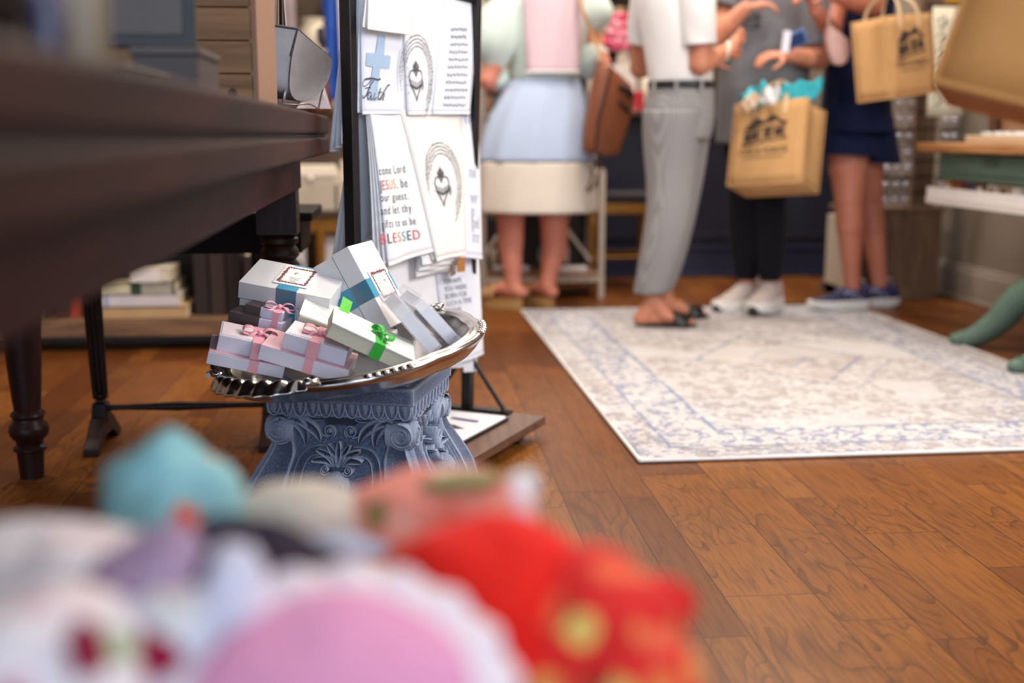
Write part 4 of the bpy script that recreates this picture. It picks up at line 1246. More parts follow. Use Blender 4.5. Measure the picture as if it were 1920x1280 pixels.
# ------------------------------------------------------------------ people
def skin_mat(name, c, c2):
    if name in _mc:
        return _mc[name]
    n = NT(name, 0.5)
    n.base(n.mix(n.noise(9, detail=3), c, c2))
    n.inp('Subsurface Weight', 0.08)
    n.inp('Subsurface Radius', (0.02, 0.008, 0.004))
    _mc[name] = n.mat
    return n.mat
SK1 = skin_mat('skin_rosy', srgb(214, 140, 116), srgb(202, 122, 100))
SK2 = skin_mat('skin_tan', srgb(206, 138, 106), srgb(192, 120, 92))
SK3 = skin_mat('skin_warm', srgb(218, 150, 118), srgb(206, 132, 104))
SK4 = skin_mat('skin_light', srgb(196, 124, 98), srgb(182, 108, 84))
def capsule(m, a, ra, b, rb, n=14):
    a, b = Vector(a), Vector(b)
    d = (b - a)
    L = d.length
    q = d.to_track_quat('Z', 'Y').to_matrix() if L > 1e-6 else Matrix.Identity(3)
    rings = []
    for t in (-80, -50, -20):
        t = math.radians(t)
        rings.append((ra * math.sin(t), ra * math.cos(t)))
    for t in (20, 50, 80):
        t = math.radians(t)
        rings.append((L + rb * math.sin(t), rb * math.cos(t)))
    m.loft([[a + q @ Vector((r * math.cos(2 * math.pi * k / n), r * math.sin(2 * math.pi * k / n), z)) for k in range(n)] for z, r in rings])
def chain(m, pts):
    for (a, ra), (b, rb) in zip(pts, pts[1:]):
        capsule(m, a, ra, b, rb)
def finish_body(m, mat, parent, voxel=.0075):
    o = m.build('body', mat, parent, smooth=True)
    md = o.modifiers.new('one_surface', 'REMESH'); md.mode = 'VOXEL'; md.voxel_size = voxel; md.use_smooth_shade = True
    md = o.modifiers.new('soften', 'SMOOTH'); md.iterations = 4; md.factor = .5
    return o
def hand(m, wrist, direction, palm_n, curl=.5, spread=.12, s=1.0, thumb=1):
    """palm, four unequal bent fingers and a thumb leaving the side of the palm"""
    d = Vector(direction).normalized()
    n = Vector(palm_n); n = (n - d * n.dot(d)).normalized()
    sd = d.cross(n)
    w = Vector(wrist)
    for k in (-1.2, -.4, .4, 1.2):
        capsule(m, w + d * .012 * s + sd * .009 * k * s, .015 * s, w + d * .078 * s + sd * .017 * k * s, .0125 * s)
    for k, L in ((-1.35, .062), (-.45, .076), (.45, .080), (1.35, .070)):
        p = w + d * .082 * s + sd * .0175 * k * s
        dd = (d + sd * spread * k * .5).normalized()
        r = .0095 * s
        for seg, f in enumerate((.45, .32, .25)):
            ang = curl * (.55 + .55 * seg)
            dr = (dd * math.cos(ang) + n * math.sin(ang)).normalized()
            q = p + dr * L * f * s
            capsule(m, p, r, q, r * .9, 10)
            p, r = q, r * .9
    p = w + d * .028 * s + sd * (.026 * thumb) * s
    for f, o2, r in ((.036, .9, .0125), (.030, .45, .0105), (.024, .15, .009)):
        dr = (d * (1 - o2 * .45) + sd * thumb * o2 + n * .45).normalized()
        q = p + dr * f * s
        capsule(m, p, r * s, q, r * .92 * s, 10)
        p = q
def ring(c, a, b, n=40, fold=0, amp=0, ph=0, yaw=0, tilt=0):
    c = Vector(c)
    out = []
    for k in range(n):
        t = 2 * math.pi * k / n
        f = 1 + amp * (math.sin(fold * t + ph) + .4 * math.sin((fold * 2 + 1) * t + ph * 2.3))
        x, y = a * f * math.cos(t), b * f * math.sin(t)
        out.append(c + Vector((x * math.cos(yaw) - y * math.sin(yaw), x * math.sin(yaw) + y * math.cos(yaw), tilt * x)))
    return out
def garment(name, rings, mat, parent, thick=.004, cap=False, sub=1):
    m = MB().loft(rings, cap=cap)
    return m.build(name, mat, parent, smooth=True, solid=thick, sub=sub, angle=180)
def sleeve(name, pts, mat, parent, n=20, fold=3, amp=.04):
    rings = []
    P = [Vector(p) for p, r in pts]
    for i, (p, r) in enumerate(pts):
        t = (P[min(i + 1, len(P) - 1)] - P[max(i - 1, 0)]).normalized()
        q = t.to_track_quat('Z', 'Y').to_matrix()
        rings.append([P[i] + q @ Vector((r * (1 + amp * math.sin(fold * a + i)) * math.cos(a), r * (1 + amp * math.sin(fold * a + i)) * math.sin(a), 0)) for a in [2 * math.pi * k / n for k in range(n)]])
    return garment(name, rings, mat, parent)
def head(m, neck, top_z, fwd, s=1.0):
    """neck, skull, jaw, nose and ears"""
    c = Vector((neck[0], neck[1], top_z - .115 * s)) + Vector(fwd) * .02
    f = Vector(fwd).normalized(); r = Vector((f.y, -f.x, 0))
    capsule(m, neck, .055 * s, c - Vector((0, 0, .06)), .05 * s)
    m.ball(c, Vector((.078, .088, .112)) * s, 18, 12)
    m.ball(c + f * .035 - Vector((0, 0, .062)) * s, Vector((.052, .056, .05)) * s, 14, 10)
    capsule(m, c + f * .088 * s + Vector((0, 0, .01)), .009, c + f * .104 * s - Vector((0, 0, .022)), .013)
    for e in (-1, 1):
        m.ball(c + r * .078 * e * s, Vector((.012, .018, .03)) * s, 10, 6)
    return c
def hair_cap(c, f, mat, parent, length=.2, s=1.0):
    f = Vector(f).normalized()
    m = MB()
    m.ball(c - f * .018 + Vector((0, 0, .022)), Vector((.093, .100, .108)) * s, 20, 12)
    for k in range(9):
        a = math.pi * (k / 8 - .5) * 1.15
        d = Vector((-f.x * math.cos(a) + f.y * math.sin(a), -f.y * math.cos(a) - f.x * math.sin(a), 0))
        m.tube(crom([c + d * .075 + Vector((0, 0, .04)), c + d * .10 - Vector((0, 0, .06)), c + d * .092 - Vector((0, 0, length))]), .024, 8)
    return m.build('hair', mat, parent, smooth=True)
def foot(m, ankle, toe_dir, L=.235, ground=.0, s=1.0, r=.03):
    a = Vector(ankle)
    d = Vector((toe_dir[0], toe_dir[1], 0)).normalized()
    sd = Vector((d.y, -d.x, 0))
    heel = a - d * .045
    heel.z = ground + .028
    capsule(m, a, r * 1.12, heel + d * .012, r)
    ball = a + d * (L * .55); ball.z = ground + .022
    mid = a + d * (L * .25); mid.z = ground + .042
    capsule(m, a + d * .015 - Vector((0, 0, .015)), r * 1.08, mid, r * .98)
    for k in (-1, 0, 1):
        capsule(m, mid + sd * .012 * k, r * .78, ball + sd * .022 * k, .019)
    capsule(m, heel, r * .88, ball, .020)
    for k, l, rr in ((-1.6, .050, .0115), (-.7, .052, .0085), (0, .050, .0085), (.7, .045, .008), (1.35, .038, .0075)):
        b = ball + sd * .019 * k
        capsule(m, b, rr * 1.1, b + d * l + Vector((0, 0, -.008)), rr, 10)
    return heel, ball, d, sd

# --- woman in the pastel dress, seen from behind
P = lambda px, py, Y: at(px, py, Y)
pw = wthing('person', 'person seen from behind in pastel colour block dress and tan wedge sandals', 'person', (0.52, 5.22, 0))
D = 5.2
m = MB()
hipL, hipR = P(962, 330, D), P(1040, 330, D)
kneeL, kneeR = P(957, 410, D), P(1039, 410, D)
calfL, calfR = P(957, 455, D + .02), P(1040, 455, D + .02)
ankL, ankR = P(963, 537, D), P(1026, 535, D)
chain(m, [(hipL, .085), (kneeL, .066), (calfL, .062), (lerp(calfL, ankL, .55), .047), (ankL, .036)])
chain(m, [(hipR, .085), (kneeR, .068), (calfR, .064), (lerp(calfR, ankR, .55), .048), (ankR, .036)])
foot(m, ankL, (-.75, .66), L=.20, ground=.052, r=.034)
foot(m, ankR, (-.42, .9), L=.20, ground=.052, r=.034)
wc, sc, nk = P(1012, 150, D), P(1030, 20, D), P(1032, -32, D)
for e_ in (-.06, .06):
    ex = Vector((e_, 0, 0))
    chain(m, [(lerp(hipL, hipR, .5) + ex, .11), (wc + ex * .7, .085), (sc + ex * .9, .085)])
capsule(m, sc + Vector((-.09, 0, 0)), .05, sc + Vector((.09, 0, 0)), .05)
hc = head(m, sc + Vector((0, .03, .08)), sc.z + .40, (0.05, 1, 0))
for s_, el, hd in ((-1, P(915, 150, D - .02), P(940, 165, D + .25)), (1, P(1128, 120, D - .02), P(1100, 130, D + .25))):
    chain(m, [(sc + Vector((s_ * .14, 0, 0)), .042), (el, .045), (hd, .034)])
    hand(m, hd, (s_ * -.2, 1, .1), (0, 0, -1), curl=.5)
finish_body(m, SK1, pw)
hair_cap(hc, (0, 1, 0), plain('hair_brown', srgb(78, 52, 36), .5, var=.3, scale=60), pw, .16)
M_mint = cloth('mint_poplin', srgb(214, 228, 220))
M_pinkp = cloth('pink_poplin', srgb(232, 204, 212))
M_sky = cloth('pale_blue_linen', srgb(186, 200, 224))
M_crm = cloth('cream_linen', srgb(226, 214, 200))
seq = [(148, 1022, 62, .105), (170, 1019, 74, .13), (215, 1012, 92, .16), (262, 1008, 103, .18), (304, 1006, 108, .19)]
rings = [ring(P(cx, py, D), hwp / FPX * D * 1.01, b, 64, 11, .018 + .012 * (i > 1), i * .5) for i, (py, cx, hwp, b) in enumerate(seq)]
garment('blue_skirt', rings, M_sky, pw)
seq = [(302, 1006, 109, .192), (330, 1006, 111, .195), (362, 1007, 113, .20), (398, 1007, 114, .205)]
rings = [ring(P(cx, py, D), hwp / FPX * D, b, 64, 9, .016, i * .4) for i, (py, cx, hwp, b) in enumerate(seq)]
garment('cream_hem_band', rings, M_crm, pw)
seq = [(152, 1022, 62, .108), (110, 1026, 64, .115), (60, 1028, 74, .125), (20, 1030, 84, .12), (-12, 1032, 72, .09), (-34, 1032, 36, .07)]
garment('mint_bodice', [ring(P(cx, py, D), hwp / FPX * D, b, 40, 5, .015, i) for i, (py, cx, hwp, b) in enumerate(seq)], M_mint, pw)
m = MB()
cor = [(974, -8), (1090, -14), (1078, 137), (983, 137)]
def panel(u, v):
    px = lerp(lerp(974, 1088, u), lerp(983, 1079, u), v)
    py = lerp(-12, 137, v)
    bulge = .125 * math.sqrt(max(.05, 1 - ((u - .5) * 1.35) ** 2))
    return P(px, py, D) + Vector((0, -bulge - .012 + .004 * math.sin(u * 17 + v * 3), 0))
m.grid(panel, 14, 14)
m.build('pink_back_panel', M_pinkp, pw, smooth=True, solid=.004)
m = MB().tube([panel(i / 12, 1) + Vector((0, -.004, 0)) for i in range(13)], .006, 6)
m.build('white_piping', cloth('white_piping', srgb(244, 240, 240)), pw, smooth=True)
sleeve('puff_sleeve', [(P(968, 2, D), .06), (P(948, 22, D), .092), (P(930, 62, D), .112), (P(920, 105, D - .01), .105), (P(926, 140, D), .075), (P(934, 152, D + .05), .05)], M_mint, pw, 28, 7, .045)
sleeve('puff_sleeve', [(P(1092, -2, D), .06), (P(1108, 14, D), .088), (P(1122, 48, D), .098), (P(1122, 88, D - .01), .088), (P(1108, 120, D), .065), (P(1098, 134, D + .05), .045)], M_mint, pw, 28, 7, .045)
M_cork = wood('cork_wedge', srgb(150, 108, 60), srgb(190, 146, 90), axis=0, scale=20, rough=.8, stretch=2)
def wedge(ank, dr, name):
    d = Vector((dr[0], dr[1], 0)).normalized(); s_ = Vector((d.y, -d.x, 0))
    out = []
    for k in range(24):
        t = 2 * math.pi * k / 24
        l = math.cos(t); w = math.sin(t)
        out.append((.125 * l * (1 if l > 0 else .95), (.044 + .006 * (l > 0)) * w))
    c = Vector((ank.x, ank.y, 0)) + d * .07
    rings = [[c + d * a + s_ * b + Vector((0, 0, z * (1.0 if a < .04 else 1 - (a - .04) * 3.2))) for a, b in out] for z in (.001, .026, .050)]
    sh = MB().loft(rings).build(name, M_cork, pw, smooth=True, angle=50)
    m = MB()
    for t0, hh in ((.05, .06), (.085, .045)):
        pts = [c + d * (t0 - .02) + s_ * (.05 * math.cos(a)) + Vector((0, 0, .045 + hh * math.sin(a))) for a in [math.pi * i / 12 for i in range(13)]]
        rows = [[p - d * .018, p + d * .018] for p in pts]
        m.loft(rows, close=False, cap=False)
    m.build('sandal_strap', plain('tan_strap_leather', srgb(176, 132, 84), .6), pw, smooth=True, solid=.004)
wedge(ankL, (-.75, .66), 'wedge_sandal')
wedge(ankR, (-.42, .9), 'wedge_sandal')
# brown leather bag on her shoulder
M_leath = plain('cognac_leather', srgb(136, 76, 44), .45, var=.18, scale=14)
bg = wthing('leather_backpack', 'cognac brown leather backpack hanging from the shoulder of the pastel dress', 'bag', P(1140, 290, 5.05))
outl = [(1129, 112), (1144, 122), (1166, 142), (1184, 160), (1189, 178), (1184, 215), (1172, 255), (1160, 288), (1140, 293), (1112, 289), (1095, 283), (1096, 240), (1102, 200), (1112, 160), (1120, 130)]
f_ = [P(x, y, 5.02) for x, y in outl]
c_ = sum(f_, Vector()) / len(f_)
rings = []
for k, (sc1, dy) in enumerate(((.86, -.035), (.96, -.025), (1.0, 0.0), (1.0, .05), (.95, .085), (.85, .095))):
    rings.append([c_ + (p - c_) * sc1 + Vector((0, dy, 0)) for p in f_])
MB().loft(rings).build('bag_body', M_leath, bg, smooth=True, angle=60)
M_leathd = plain('dark_brown_leather', srgb(74, 40, 24), .5)
m = MB().tube(crom([P(1147, 126, 4.985), P(1136, 170, 4.975), P(1122, 230, 4.975), P(1116, 284, 4.985)]), .006, 8)
m.build('side_seam', M_leathd, bg, smooth=True)
m = MB().tube(crom([P(1162, 160, 4.98), P(1178, 170, 4.975), P(1184, 182, 4.98)]), .012, 8)
m.tube(crom([P(1160, 190, 4.98), P(1172, 200, 4.975), P(1180, 212, 4.98)]), .008, 8)
m.build('top_flap_fold', plain('black_opening', srgb(30, 18, 14), .6), bg, smooth=True)
m = MB().tube(crom([P(1130, 116, 5.02), P(1112, 70, 5.06), P(1092, 18, 5.04), P(1084, -14, 5.10), P(1080, -22, 5.2)]), .011, 8, flat=.4)
m.build('shoulder_strap', plain('tan_strap_leather', srgb(176, 132, 84), .6), bg, smooth=True)
m = MB().tube(crom([P(1108, 286, 5.0), P(1112, 315, 5.0), P(1106, 345, 5.0), P(1098, 358, 5.0)]), .005, 8)
m.tube(crom([P(1120, 288, 5.0), P(1126, 315, 5.0), P(1116, 345, 5.0), P(1102, 360, 5.0)]), .005, 8)
m.build('hanging_strap', M_leathd, bg, smooth=True)

# --- person in the white tee and checked trousers
pt = wthing('person', 'person in white tee shirt, black belt and grey checked cropped trousers', 'person', (1.08, 4.6, 0))
D = 4.58
m = MB()
hip = P(1272, 225, D)
kn = P(1266, 400, D - .02); an = P(1222, 562, D + .02)
kn2 = P(1290, 400, D + .16); an2 = P(1250, 566, D + .22)
chain(m, [(P(1264, 215, D), .085), (P(1258, 300, D), .075), (P(1255, 380, D - .02), .060), (P(1240, 470, D - .01), .052), (P(1222, 540, D + .02), .036), (an, .034)])
chain(m, [(P(1280, 215, D + .08), .085), (P(1278, 300, D + .12), .075), (P(1276, 380, D + .16), .058), (P(1261, 470, D + .2), .05), (P(1246, 535, D + .22), .036), (an2, .034)])
h1 = foot(m, an, (1, -.18), L=.215, ground=.014, r=.034)
h2 = foot(m, an2, (1, .0), L=.215, ground=.014, r=.034)
ws, ch = P(1276, 150, D), P(1266, 30, D + .02)
sh_ = P(1262, -45, D + .02)
chain(m, [(hip, .10), (ws, .085), (ch, .088), (sh_, .085)])
hc = head(m, sh_ + Vector((0.02, .02, .09)), sh_.z + .40, (.9, .45, 0))
# right arm bent forward, hands meeting
el, wr = P(1312, 120, D - .10), P(1360, 96, D - .02)
chain(m, [(P(1292, -24, D - .06), .042), (P(1311, 60, D - .10), .050), (el, .046), (lerp(el, wr, .35), .044), (wr, .028)])
hand(m, wr, (.55, .35, .42), (-.3, .9, .1), curl=.22, s=.92, thumb=-1)
capsule(m, wr + Vector((.025, 0, -.005)), .02, P(1384, 72, D), .012)
el2, wr2 = P(1200, 128, D + .26), P(1330, 100, D + .18)
chain(m, [(P(1230, -24, D + .08), .040), (P(1203, 70, D + .2), .048), (el2, .044), (wr2, .028)])
hand(m, wr2, (1, -.4, .05), (0, -1, 0), curl=.7, s=.92)
finish_body(m, SK2, pt)
hair_cap(hc, (.9, .45, 0), plain('hair_dark', srgb(52, 38, 30), .5, var=.3, scale=60), pt, .18)
M_tee = cloth('white_knit', srgb(238, 234, 232))
seq = [(158, 1277, 60, .115), (120, 1274, 61, .12), (70, 1268, 62, .125), (20, 1264, 66, .125), (-25, 1262, 66, .115), (-58, 1262, 46, .09), (-76, 1264, 24, .06)]
garment('white_tee', [ring(P(cx, py, D + .02), w_ / FPX * D, b, 40, 4, .02, i * .8) for i, (py, cx, w_, b) in enumerate(seq)], M_tee, pt)
sleeve('tee_sleeve', [(P(1296, -40, D - .06), .075), (P(1306, 10, D - .09), .078), (P(1310, 60, D - .10), .070), (P(1311, 86, D - .10), .066)], M_tee, pt, 24, 3, .04)
sleeve('tee_sleeve', [(P(1226, -40, D + .1), .07), (P(1214, 15, D + .15), .072), (P(1205, 60, D + .2), .062), (P(1202, 84, D + .21), .058)], M_tee, pt, 24, 3, .04)
gh = NT('grey_check_suiting', .9)
gx, gy, gz = gh.xyz()
q1 = gh.math('GREATER_THAN', gh.math('SINE', gh.math('MULTIPLY', gh.math('ADD', gx, gy), 620.0)), 0)
q2 = gh.math('GREATER_THAN', gh.math('SINE', gh.math('MULTIPLY', gz, 620.0)), 0)
gh.base(gh.mix(gh.math('MULTIPLY', gh.math('ADD', q1, q2), .5), srgb(164, 160, 158), srgb(126, 124, 126)))
gh.bump(gh.noise(40, detail=3), .3, .004)
M_chk = gh.mat
def trouser(pts, name):
    rings = []
    for i, (py, xl, xr, dy) in enumerate(pts):
        c = P((xl + xr) / 2, py, D + dy)
        a = (xr - xl) / 2 / FPX * D
        rings.append(ring(c, a, a * (1.0 if i > 2 else 1.05), 36, 4, .022, i * .9))
    return garment(name, rings, M_chk, pt)
trouser([(205, 1206, 1326, .0), (240, 1205, 1318, .0), (285, 1208, 1308, -.0), (330, 1213, 1302, -.01), (380, 1214, 1298, -.02), (420, 1209, 1292, -.02), (470, 1200, 1280, -.01), (515, 1193, 1264, .01), (550, 1187, 1250, .02)], 'trouser_leg')
trouser([(205, 1224, 1336, .08), (240, 1228, 1332, .10), (285, 1232, 1326, .12), (330, 1238, 1320, .14), (380, 1244, 1310, .16), (420, 1240, 1302, .17), (470, 1232, 1290, .2), (515, 1224, 1276, .22), (545, 1218, 1262, .22)], 'trouser_leg')
garment('trouser_seat', [ring(P(cx, py, D + .03), w_ / FPX * D, b, 40, 3, .006, i) for i, (py, cx, w_, b) in enumerate([(163, 1277, 61.5, .123), (180, 1276, 62, .13), (205, 1272, 66, .14), (232, 1271, 67, .14), (262, 1270, 60, .13)])], M_chk, pt)
garment('belt', [ring(P(1277, py, D + .02), 61.8 / FPX * D, .125, 40) for py in (166, 152)], plain('black_belt_leather', (.015, .014, .015), .4), pt, thick=.006)
m = MB()
for px in (1226, 1268, 1316):
    b_ = P(px, 159, D - .115)
    m.box(b_, (.010, .012, .038))
m.build('belt_loop', M_chk, pt)
m = MB()
cb = P(1361, 97, D - .02)
m.tube([cb + Vector((.012 * math.cos(a) * .6, .033 * math.sin(a), .033 * math.cos(a))) for a in [2 * math.pi * k / 20 for k in range(21)]], .008, 8)
m.build('pale_bracelet', plain('ivory_bracelet', srgb(230, 216, 194), .4), pt, smooth=True)
M_blk = plain('black_sandal_leather', (.016, .016, .017), .4)
def slide(ftinfo, name):
    heel, ball, d, s_ = ftinfo
    c = lerp(heel, ball, .5); c = Vector((c.x, c.y, 0)) + d * .022
    out = [((.125 * math.cos(t)), (.040 + .005 * (math.cos(t) > 0)) * math.sin(t)) for t in [2 * math.pi * k / 28 for k in range(28)]]
    zf = RUGZ = .0125
    sole = MB().loft([[c + d * a + s_ * b + Vector((0, 0, z)) for a, b in out] for z in (RUGZ, RUGZ + .012)]).build(name, M_blk, pt, bevel=.002)
    m = MB()
    pts = [c + d * .062 + s_ * (.046 * math.cos(a)) + Vector((0, 0, .016 + .047 * math.sin(a))) for a in [math.pi * i / 14 for i in range(15)]]
    m.loft([[p - d * .034 + Vector((0, 0, .014)) * (1 if 2 < i < 12 else 0), p - d * .01, p + d * .030 - Vector((0, 0, .006)) * (1 if 2 < i < 12 else 0)] for i, p in enumerate(pts)], close=False, cap=False)
    m.build('sandal_strap', M_blk, pt, smooth=True, solid=.004)
slide(h1, 'slide_sandal'); slide(h2, 'slide_sandal')

# --- person in the grey tee holding the lower jute bag
pg = wthing('person', 'person in loose grey tee, black leggings and pale trainers holding a jute bag', 'person', (1.50, 4.98, 0))
D = 5.0
m = MB()
hip = P(1420, 235, D)
k1, a1 = P(1396, 400, D + .02), P(1400, 528, D + .08)
k2, a2 = P(1442, 400, D - .03), P(1444, 530, D - .02)
chain(m, [(hip + Vector((-.05, 0, 0)), .10), (k1, .062), (lerp(k1, a1, .35), .058), (a1, .036)])
chain(m, [(hip + Vector((.05, 0, 0)), .10), (k2, .064), (lerp(k2, a2, .35), .060), (a2, .036)])
for a_ in (a1, a2):
    capsule(m, a_, .035, Vector((a_.x, a_.y, .065)), .03)
ch, sh_ = P(1436, 60, D), P(1432, -60, D)
chain(m, [(hip, .11), (P(1432, 140, D), .11), (ch, .11), (sh_, .10)])
hc = head(m, sh_ + Vector((-.02, 0, .09)), sh_.z + .40, (-.8, -.5, 0))
wr = P(1398, 14, D - .25)
chain(m, [(P(1378, -40, D - .03), .042), (P(1343, 66, D - .16), .046), (lerp(P(1343, 66, D - .16), wr, .4), .042), (wr, .028)])
hand(m, wr, (.85, -.1, .18), (0, .3, -1), curl=.85, s=.95)
el2, wr2 = P(1536, 112, D - .12), P(1478, 103, D - .27)
chain(m, [(P(1494, -40, D), .044), (P(1526, 60, D - .08), .05), (el2, .046), (lerp(el2, wr2, .4), .043), (wr2, .029)])
hand(m, wr2, (-1, -.12, -.02), (0, .35, -1), curl=.75, s=.98)
finish_body(m, SK3, pg)
hair_cap(hc, (-.8, -.5, 0), plain('hair_blonde', srgb(168, 128, 84), .5, var=.3, scale=60), pg, .2)
M_gt = cloth('grey_jersey', srgb(118, 118, 122))
seq = [(272, 1420, 76, .16), (220, 1424, 80, .165), (160, 1430, 84, .165), (90, 1434, 84, .16), (20, 1434, 86, .15), (-40, 1432, 84, .13), (-70, 1432, 56, .10), (-90, 1430, 24, .06)]
garment('grey_tee', [ring(P(cx, py, D), w_ / FPX * D, b, 48, 5, .03, i * .9) for i, (py, cx, w_, b) in enumerate(seq)], M_gt, pg)
sleeve('tee_sleeve', [(P(1500, -50, D), .09), (P(1518, 10, D - .05), .092), (P(1530, 60, D - .09), .082), (P(1535, 90, D - .10), .078)], M_gt, pg, 24, 3, .05)
sleeve('tee_sleeve', [(P(1364, -50, D), .08), (P(1354, -10, D - .08), .08), (P(1348, 25, D - .12), .07)], M_gt, pg, 24, 3, .05)
fm_ = lambda u, v, n: P(1404 + u, 30 - v, D - .150) + Vector((0, -n, 0))
m = MB()
random.seed(2)
for q in range(5):
    pts = [(-14 + 7 * i, -22 + 7 * q + random.uniform(-3, 3)) for i in range(6)]
    stroke(m, pts, 3.2, fm_, n=.004)
m.build('chest_print', plain('print_black', (.03, .03, .035), .9), pg)
M_leg = cloth('black_leggings', srgb(18, 18, 24))
def legging(a, k, b, name):
    rings = []
    for t in range(9):
        q = t / 8
        c = lerp(a, k, q * 2) if q < .5 else lerp(k, b, q * 2 - 1)
        r = [.098, .092, .084, .076, .070, .068, .066, .056, .045][t]
        rings.append(ring(c, r, r, 28, 3, .008, t))
    return garment(name, rings, M_leg, pg, .003)
legging(hip + Vector((-.05, 0, 0)), k1, lerp(k1, a1, .97), 'legging_leg')
legging(hip + Vector((.05, 0, 0)), k2, lerp(k2, a2, .97), 'legging_leg')
def trainer(parent, ank, dr, L, upper_m, sole_m, z0, accent=None, toe_m=None, name='trainer', hs=1.0):
    d = Vector((dr[0], dr[1], 0)).normalized(); s_ = Vector((d.y, -d.x, 0))
    base = Vector((ank.x, ank.y, z0))
    def sec(t, w, z, h, n=14):
        pts = []
        for k in range(n):
            a = 2 * math.pi * k / n
            pts.append(base + d * (t * L) + s_ * (w * (1 + (hs - 1) * .6) * math.cos(a)) + Vector((0, 0, (z + h * math.sin(a)) * hs)))
        return pts
    root = MB()
    prof = [(-.30, .018, .050, .030), (-.27, .030, .055, .045), (-.20, .036, .060, .055), (-.08, .038, .062, .056), (.05, .038, .058, .050), (.20, .041, .050, .038), (.36, .045, .042, .028), (.52, .044, .036, .020), (.64, .034, .032, .014), (.70, .014, .030, .007)]
    root.loft([sec(*p) for p in prof])
    up = root.build(name, upper_m, parent, smooth=True, angle=180)
    out = []
    for t, w in [(-.33, .012), (-.28, .034), (-.15, .041), (0, .041), (.2, .046), (.4, .049), (.56, .045), (.68, .030), (.725, .01)]:
        out.append((t * L, w))
    poly_ = [(t, w) for t, w in out] + [(t, -w) for t, w in reversed(out)]
    rise = lambda t: .014 * max(0, (t / L - .35) / .35) ** 1.5 + .012 * max(0, (-t / L - .15) / .18)
    m = MB().loft([[base + d * (t * k_) + s_ * (w * k_ * (1 + (hs - 1) * .6)) + Vector((0, 0, z * hs + rise(t) * (z < .02))) for t, w in poly_] for z, k_ in ((.002, .97), (.012, 1.02), (.043, .99))])
    m.build('sole', sole_m, parent, smooth=True, angle=50)
    m = MB()
    m.loft([[base + d * (x * L) + s_ * (w * math.cos(a)) + Vector((0, 0, z * hs + hh * math.sin(a))) for a in [2 * math.pi * k / 16 for k in range(16)]] for x, w, z, hh in ((-.16, .034, .108, .016), (-.155, .036, .116, .018))], cap=False)
    for i in range(4):
        t = .02 + .075 * i
        m.tube([base + d * (t * L) + s_ * (.02 * k) + Vector((0, 0, (.112 - .013 * i - abs(k) * .004) * hs)) for k in (-1, 0, 1)], .0035, 6)
    m.build('laces', plain('lace_white', srgb(226, 220, 222), .8), parent, smooth=True)
    if accent:
        for sd in (-1, 1):
            m = MB()
            m.tube([base + d * (x * L) + s_ * sd * (.0415) + Vector((0, 0, z)) for x, z in ((-.1, .045), (0, .07), (.12, .085), (.2, .07))], .0035, 6)
            m.tube([base + d * (x * L) + s_ * sd * (.0415) + Vector((0, 0, z)) for x, z in ((.02, .045), (.1, .075), (.2, .085))], .0035, 6)
            m.build('side_stripe', accent, parent, smooth=True)
    if toe_m:
        m = MB().ball(base + d * (.68 * L) + Vector((0, 0, .026)), (.026, .026, .022), 14, 8)
        m.build('toe_bumper', toe_m, parent, smooth=True)
M_pale = plain('pale_pink_mesh_shoe', srgb(190, 174, 168), .8, var=.06, scale=120)
M_wsole = plain('white_foam_sole', srgb(232, 228, 222), .6, var=.04)
M_toe = plain('black_rubber_toe', (.02, .02, .024), .6)
trainer(pg, a1, (-.72, -.55), .30, M_pale, M_wsole, .0, None, M_toe, hs=1.28)
trainer(pg, a2, (-.55, -.75), .30, M_pale, M_wsole, .0125, None, M_toe, hs=1.28)
c0 = P(1492, 74, D - .30)
ph = wthing('phone', 'blue cased phone held against the grey tee above the jute bag handles', 'phone', c0)
MB().box(c0, (.085, .010, .06), rot=(0.2, -.45, -.2)).build('phone_case', plain('blue_phone_case', srgb(96, 128, 186), .35), ph, bevel=.004)
MB().box(c0 + Vector((0, -.007, -.002)), (.068, .004, .046), rot=(0.2, -.45, -.2)).build('screen', plain('dark_screen', srgb(40, 62, 104), .15), ph)
sl = wthing('receipt', 'white paper slip held in the hand next to the blue phone', 'paper', P(1474, 76, D - .30))
MB().box(P(1474, 78, D - .31), (.03, .003, .085), rot=(0, .1, -.1)).build('paper_slip', plain('receipt_paper', srgb(226, 222, 232), .8), sl)

# --- person in the navy dress
pn = wthing('person', 'person in navy blue romper and navy running shoes, bag on forearm', 'person', (1.92, 5.02, 0))
D = 5.0
m = MB()
hipc = P(1606, 200, D)
k1, a1 = P(1592, 372, D - .02), P(1598, 538, D - .02)
k2, a2 = P(1630, 375, D + .16), P(1650, 532, D + .12)
chain(m, [(P(1596, 230, D), .105), (P(1590, 310, D), .088), (k1, .066), (lerp(k1, a1, .3), .064), (lerp(k1, a1, .7), .046), (a1, .037)])
chain(m, [(P(1622, 230, D + .08), .105), (P(1624, 310, D + .12), .084), (k2, .063), (lerp(k2, a2, .3), .060), (lerp(k2, a2, .7), .044), (a2, .036)])
for a_ in (a1, a2):
    capsule(m, a_, .036, Vector((a_.x, a_.y, .065)), .03)
ch, sh_ = P(1615, 40, D), P(1618, -80, D)
chain(m, [(hipc, .11), (P(1610, 120, D), .10), (ch, .10), (sh_, .095)])
hc = head(m, sh_ + Vector((-.02, 0, .09)), sh_.z + .40, (-1, -.15, 0))
el, wr = P(1634, 8, D - .22), P(1552, -14, D - .34)
chain(m, [(P(1632, -64, D - .08), .046), (el, .056), (lerp(el, wr, .45), .046), (wr, .03)])
hand(m, wr, (-1, -.1, .0), (0, .2, -1), curl=.7)
el2, wr2 = P(1560, 60, D - .12), P(1530, 20, D - .3)
chain(m, [(P(1588, -80, D), .052), (el2, .045), (wr2, .03)])
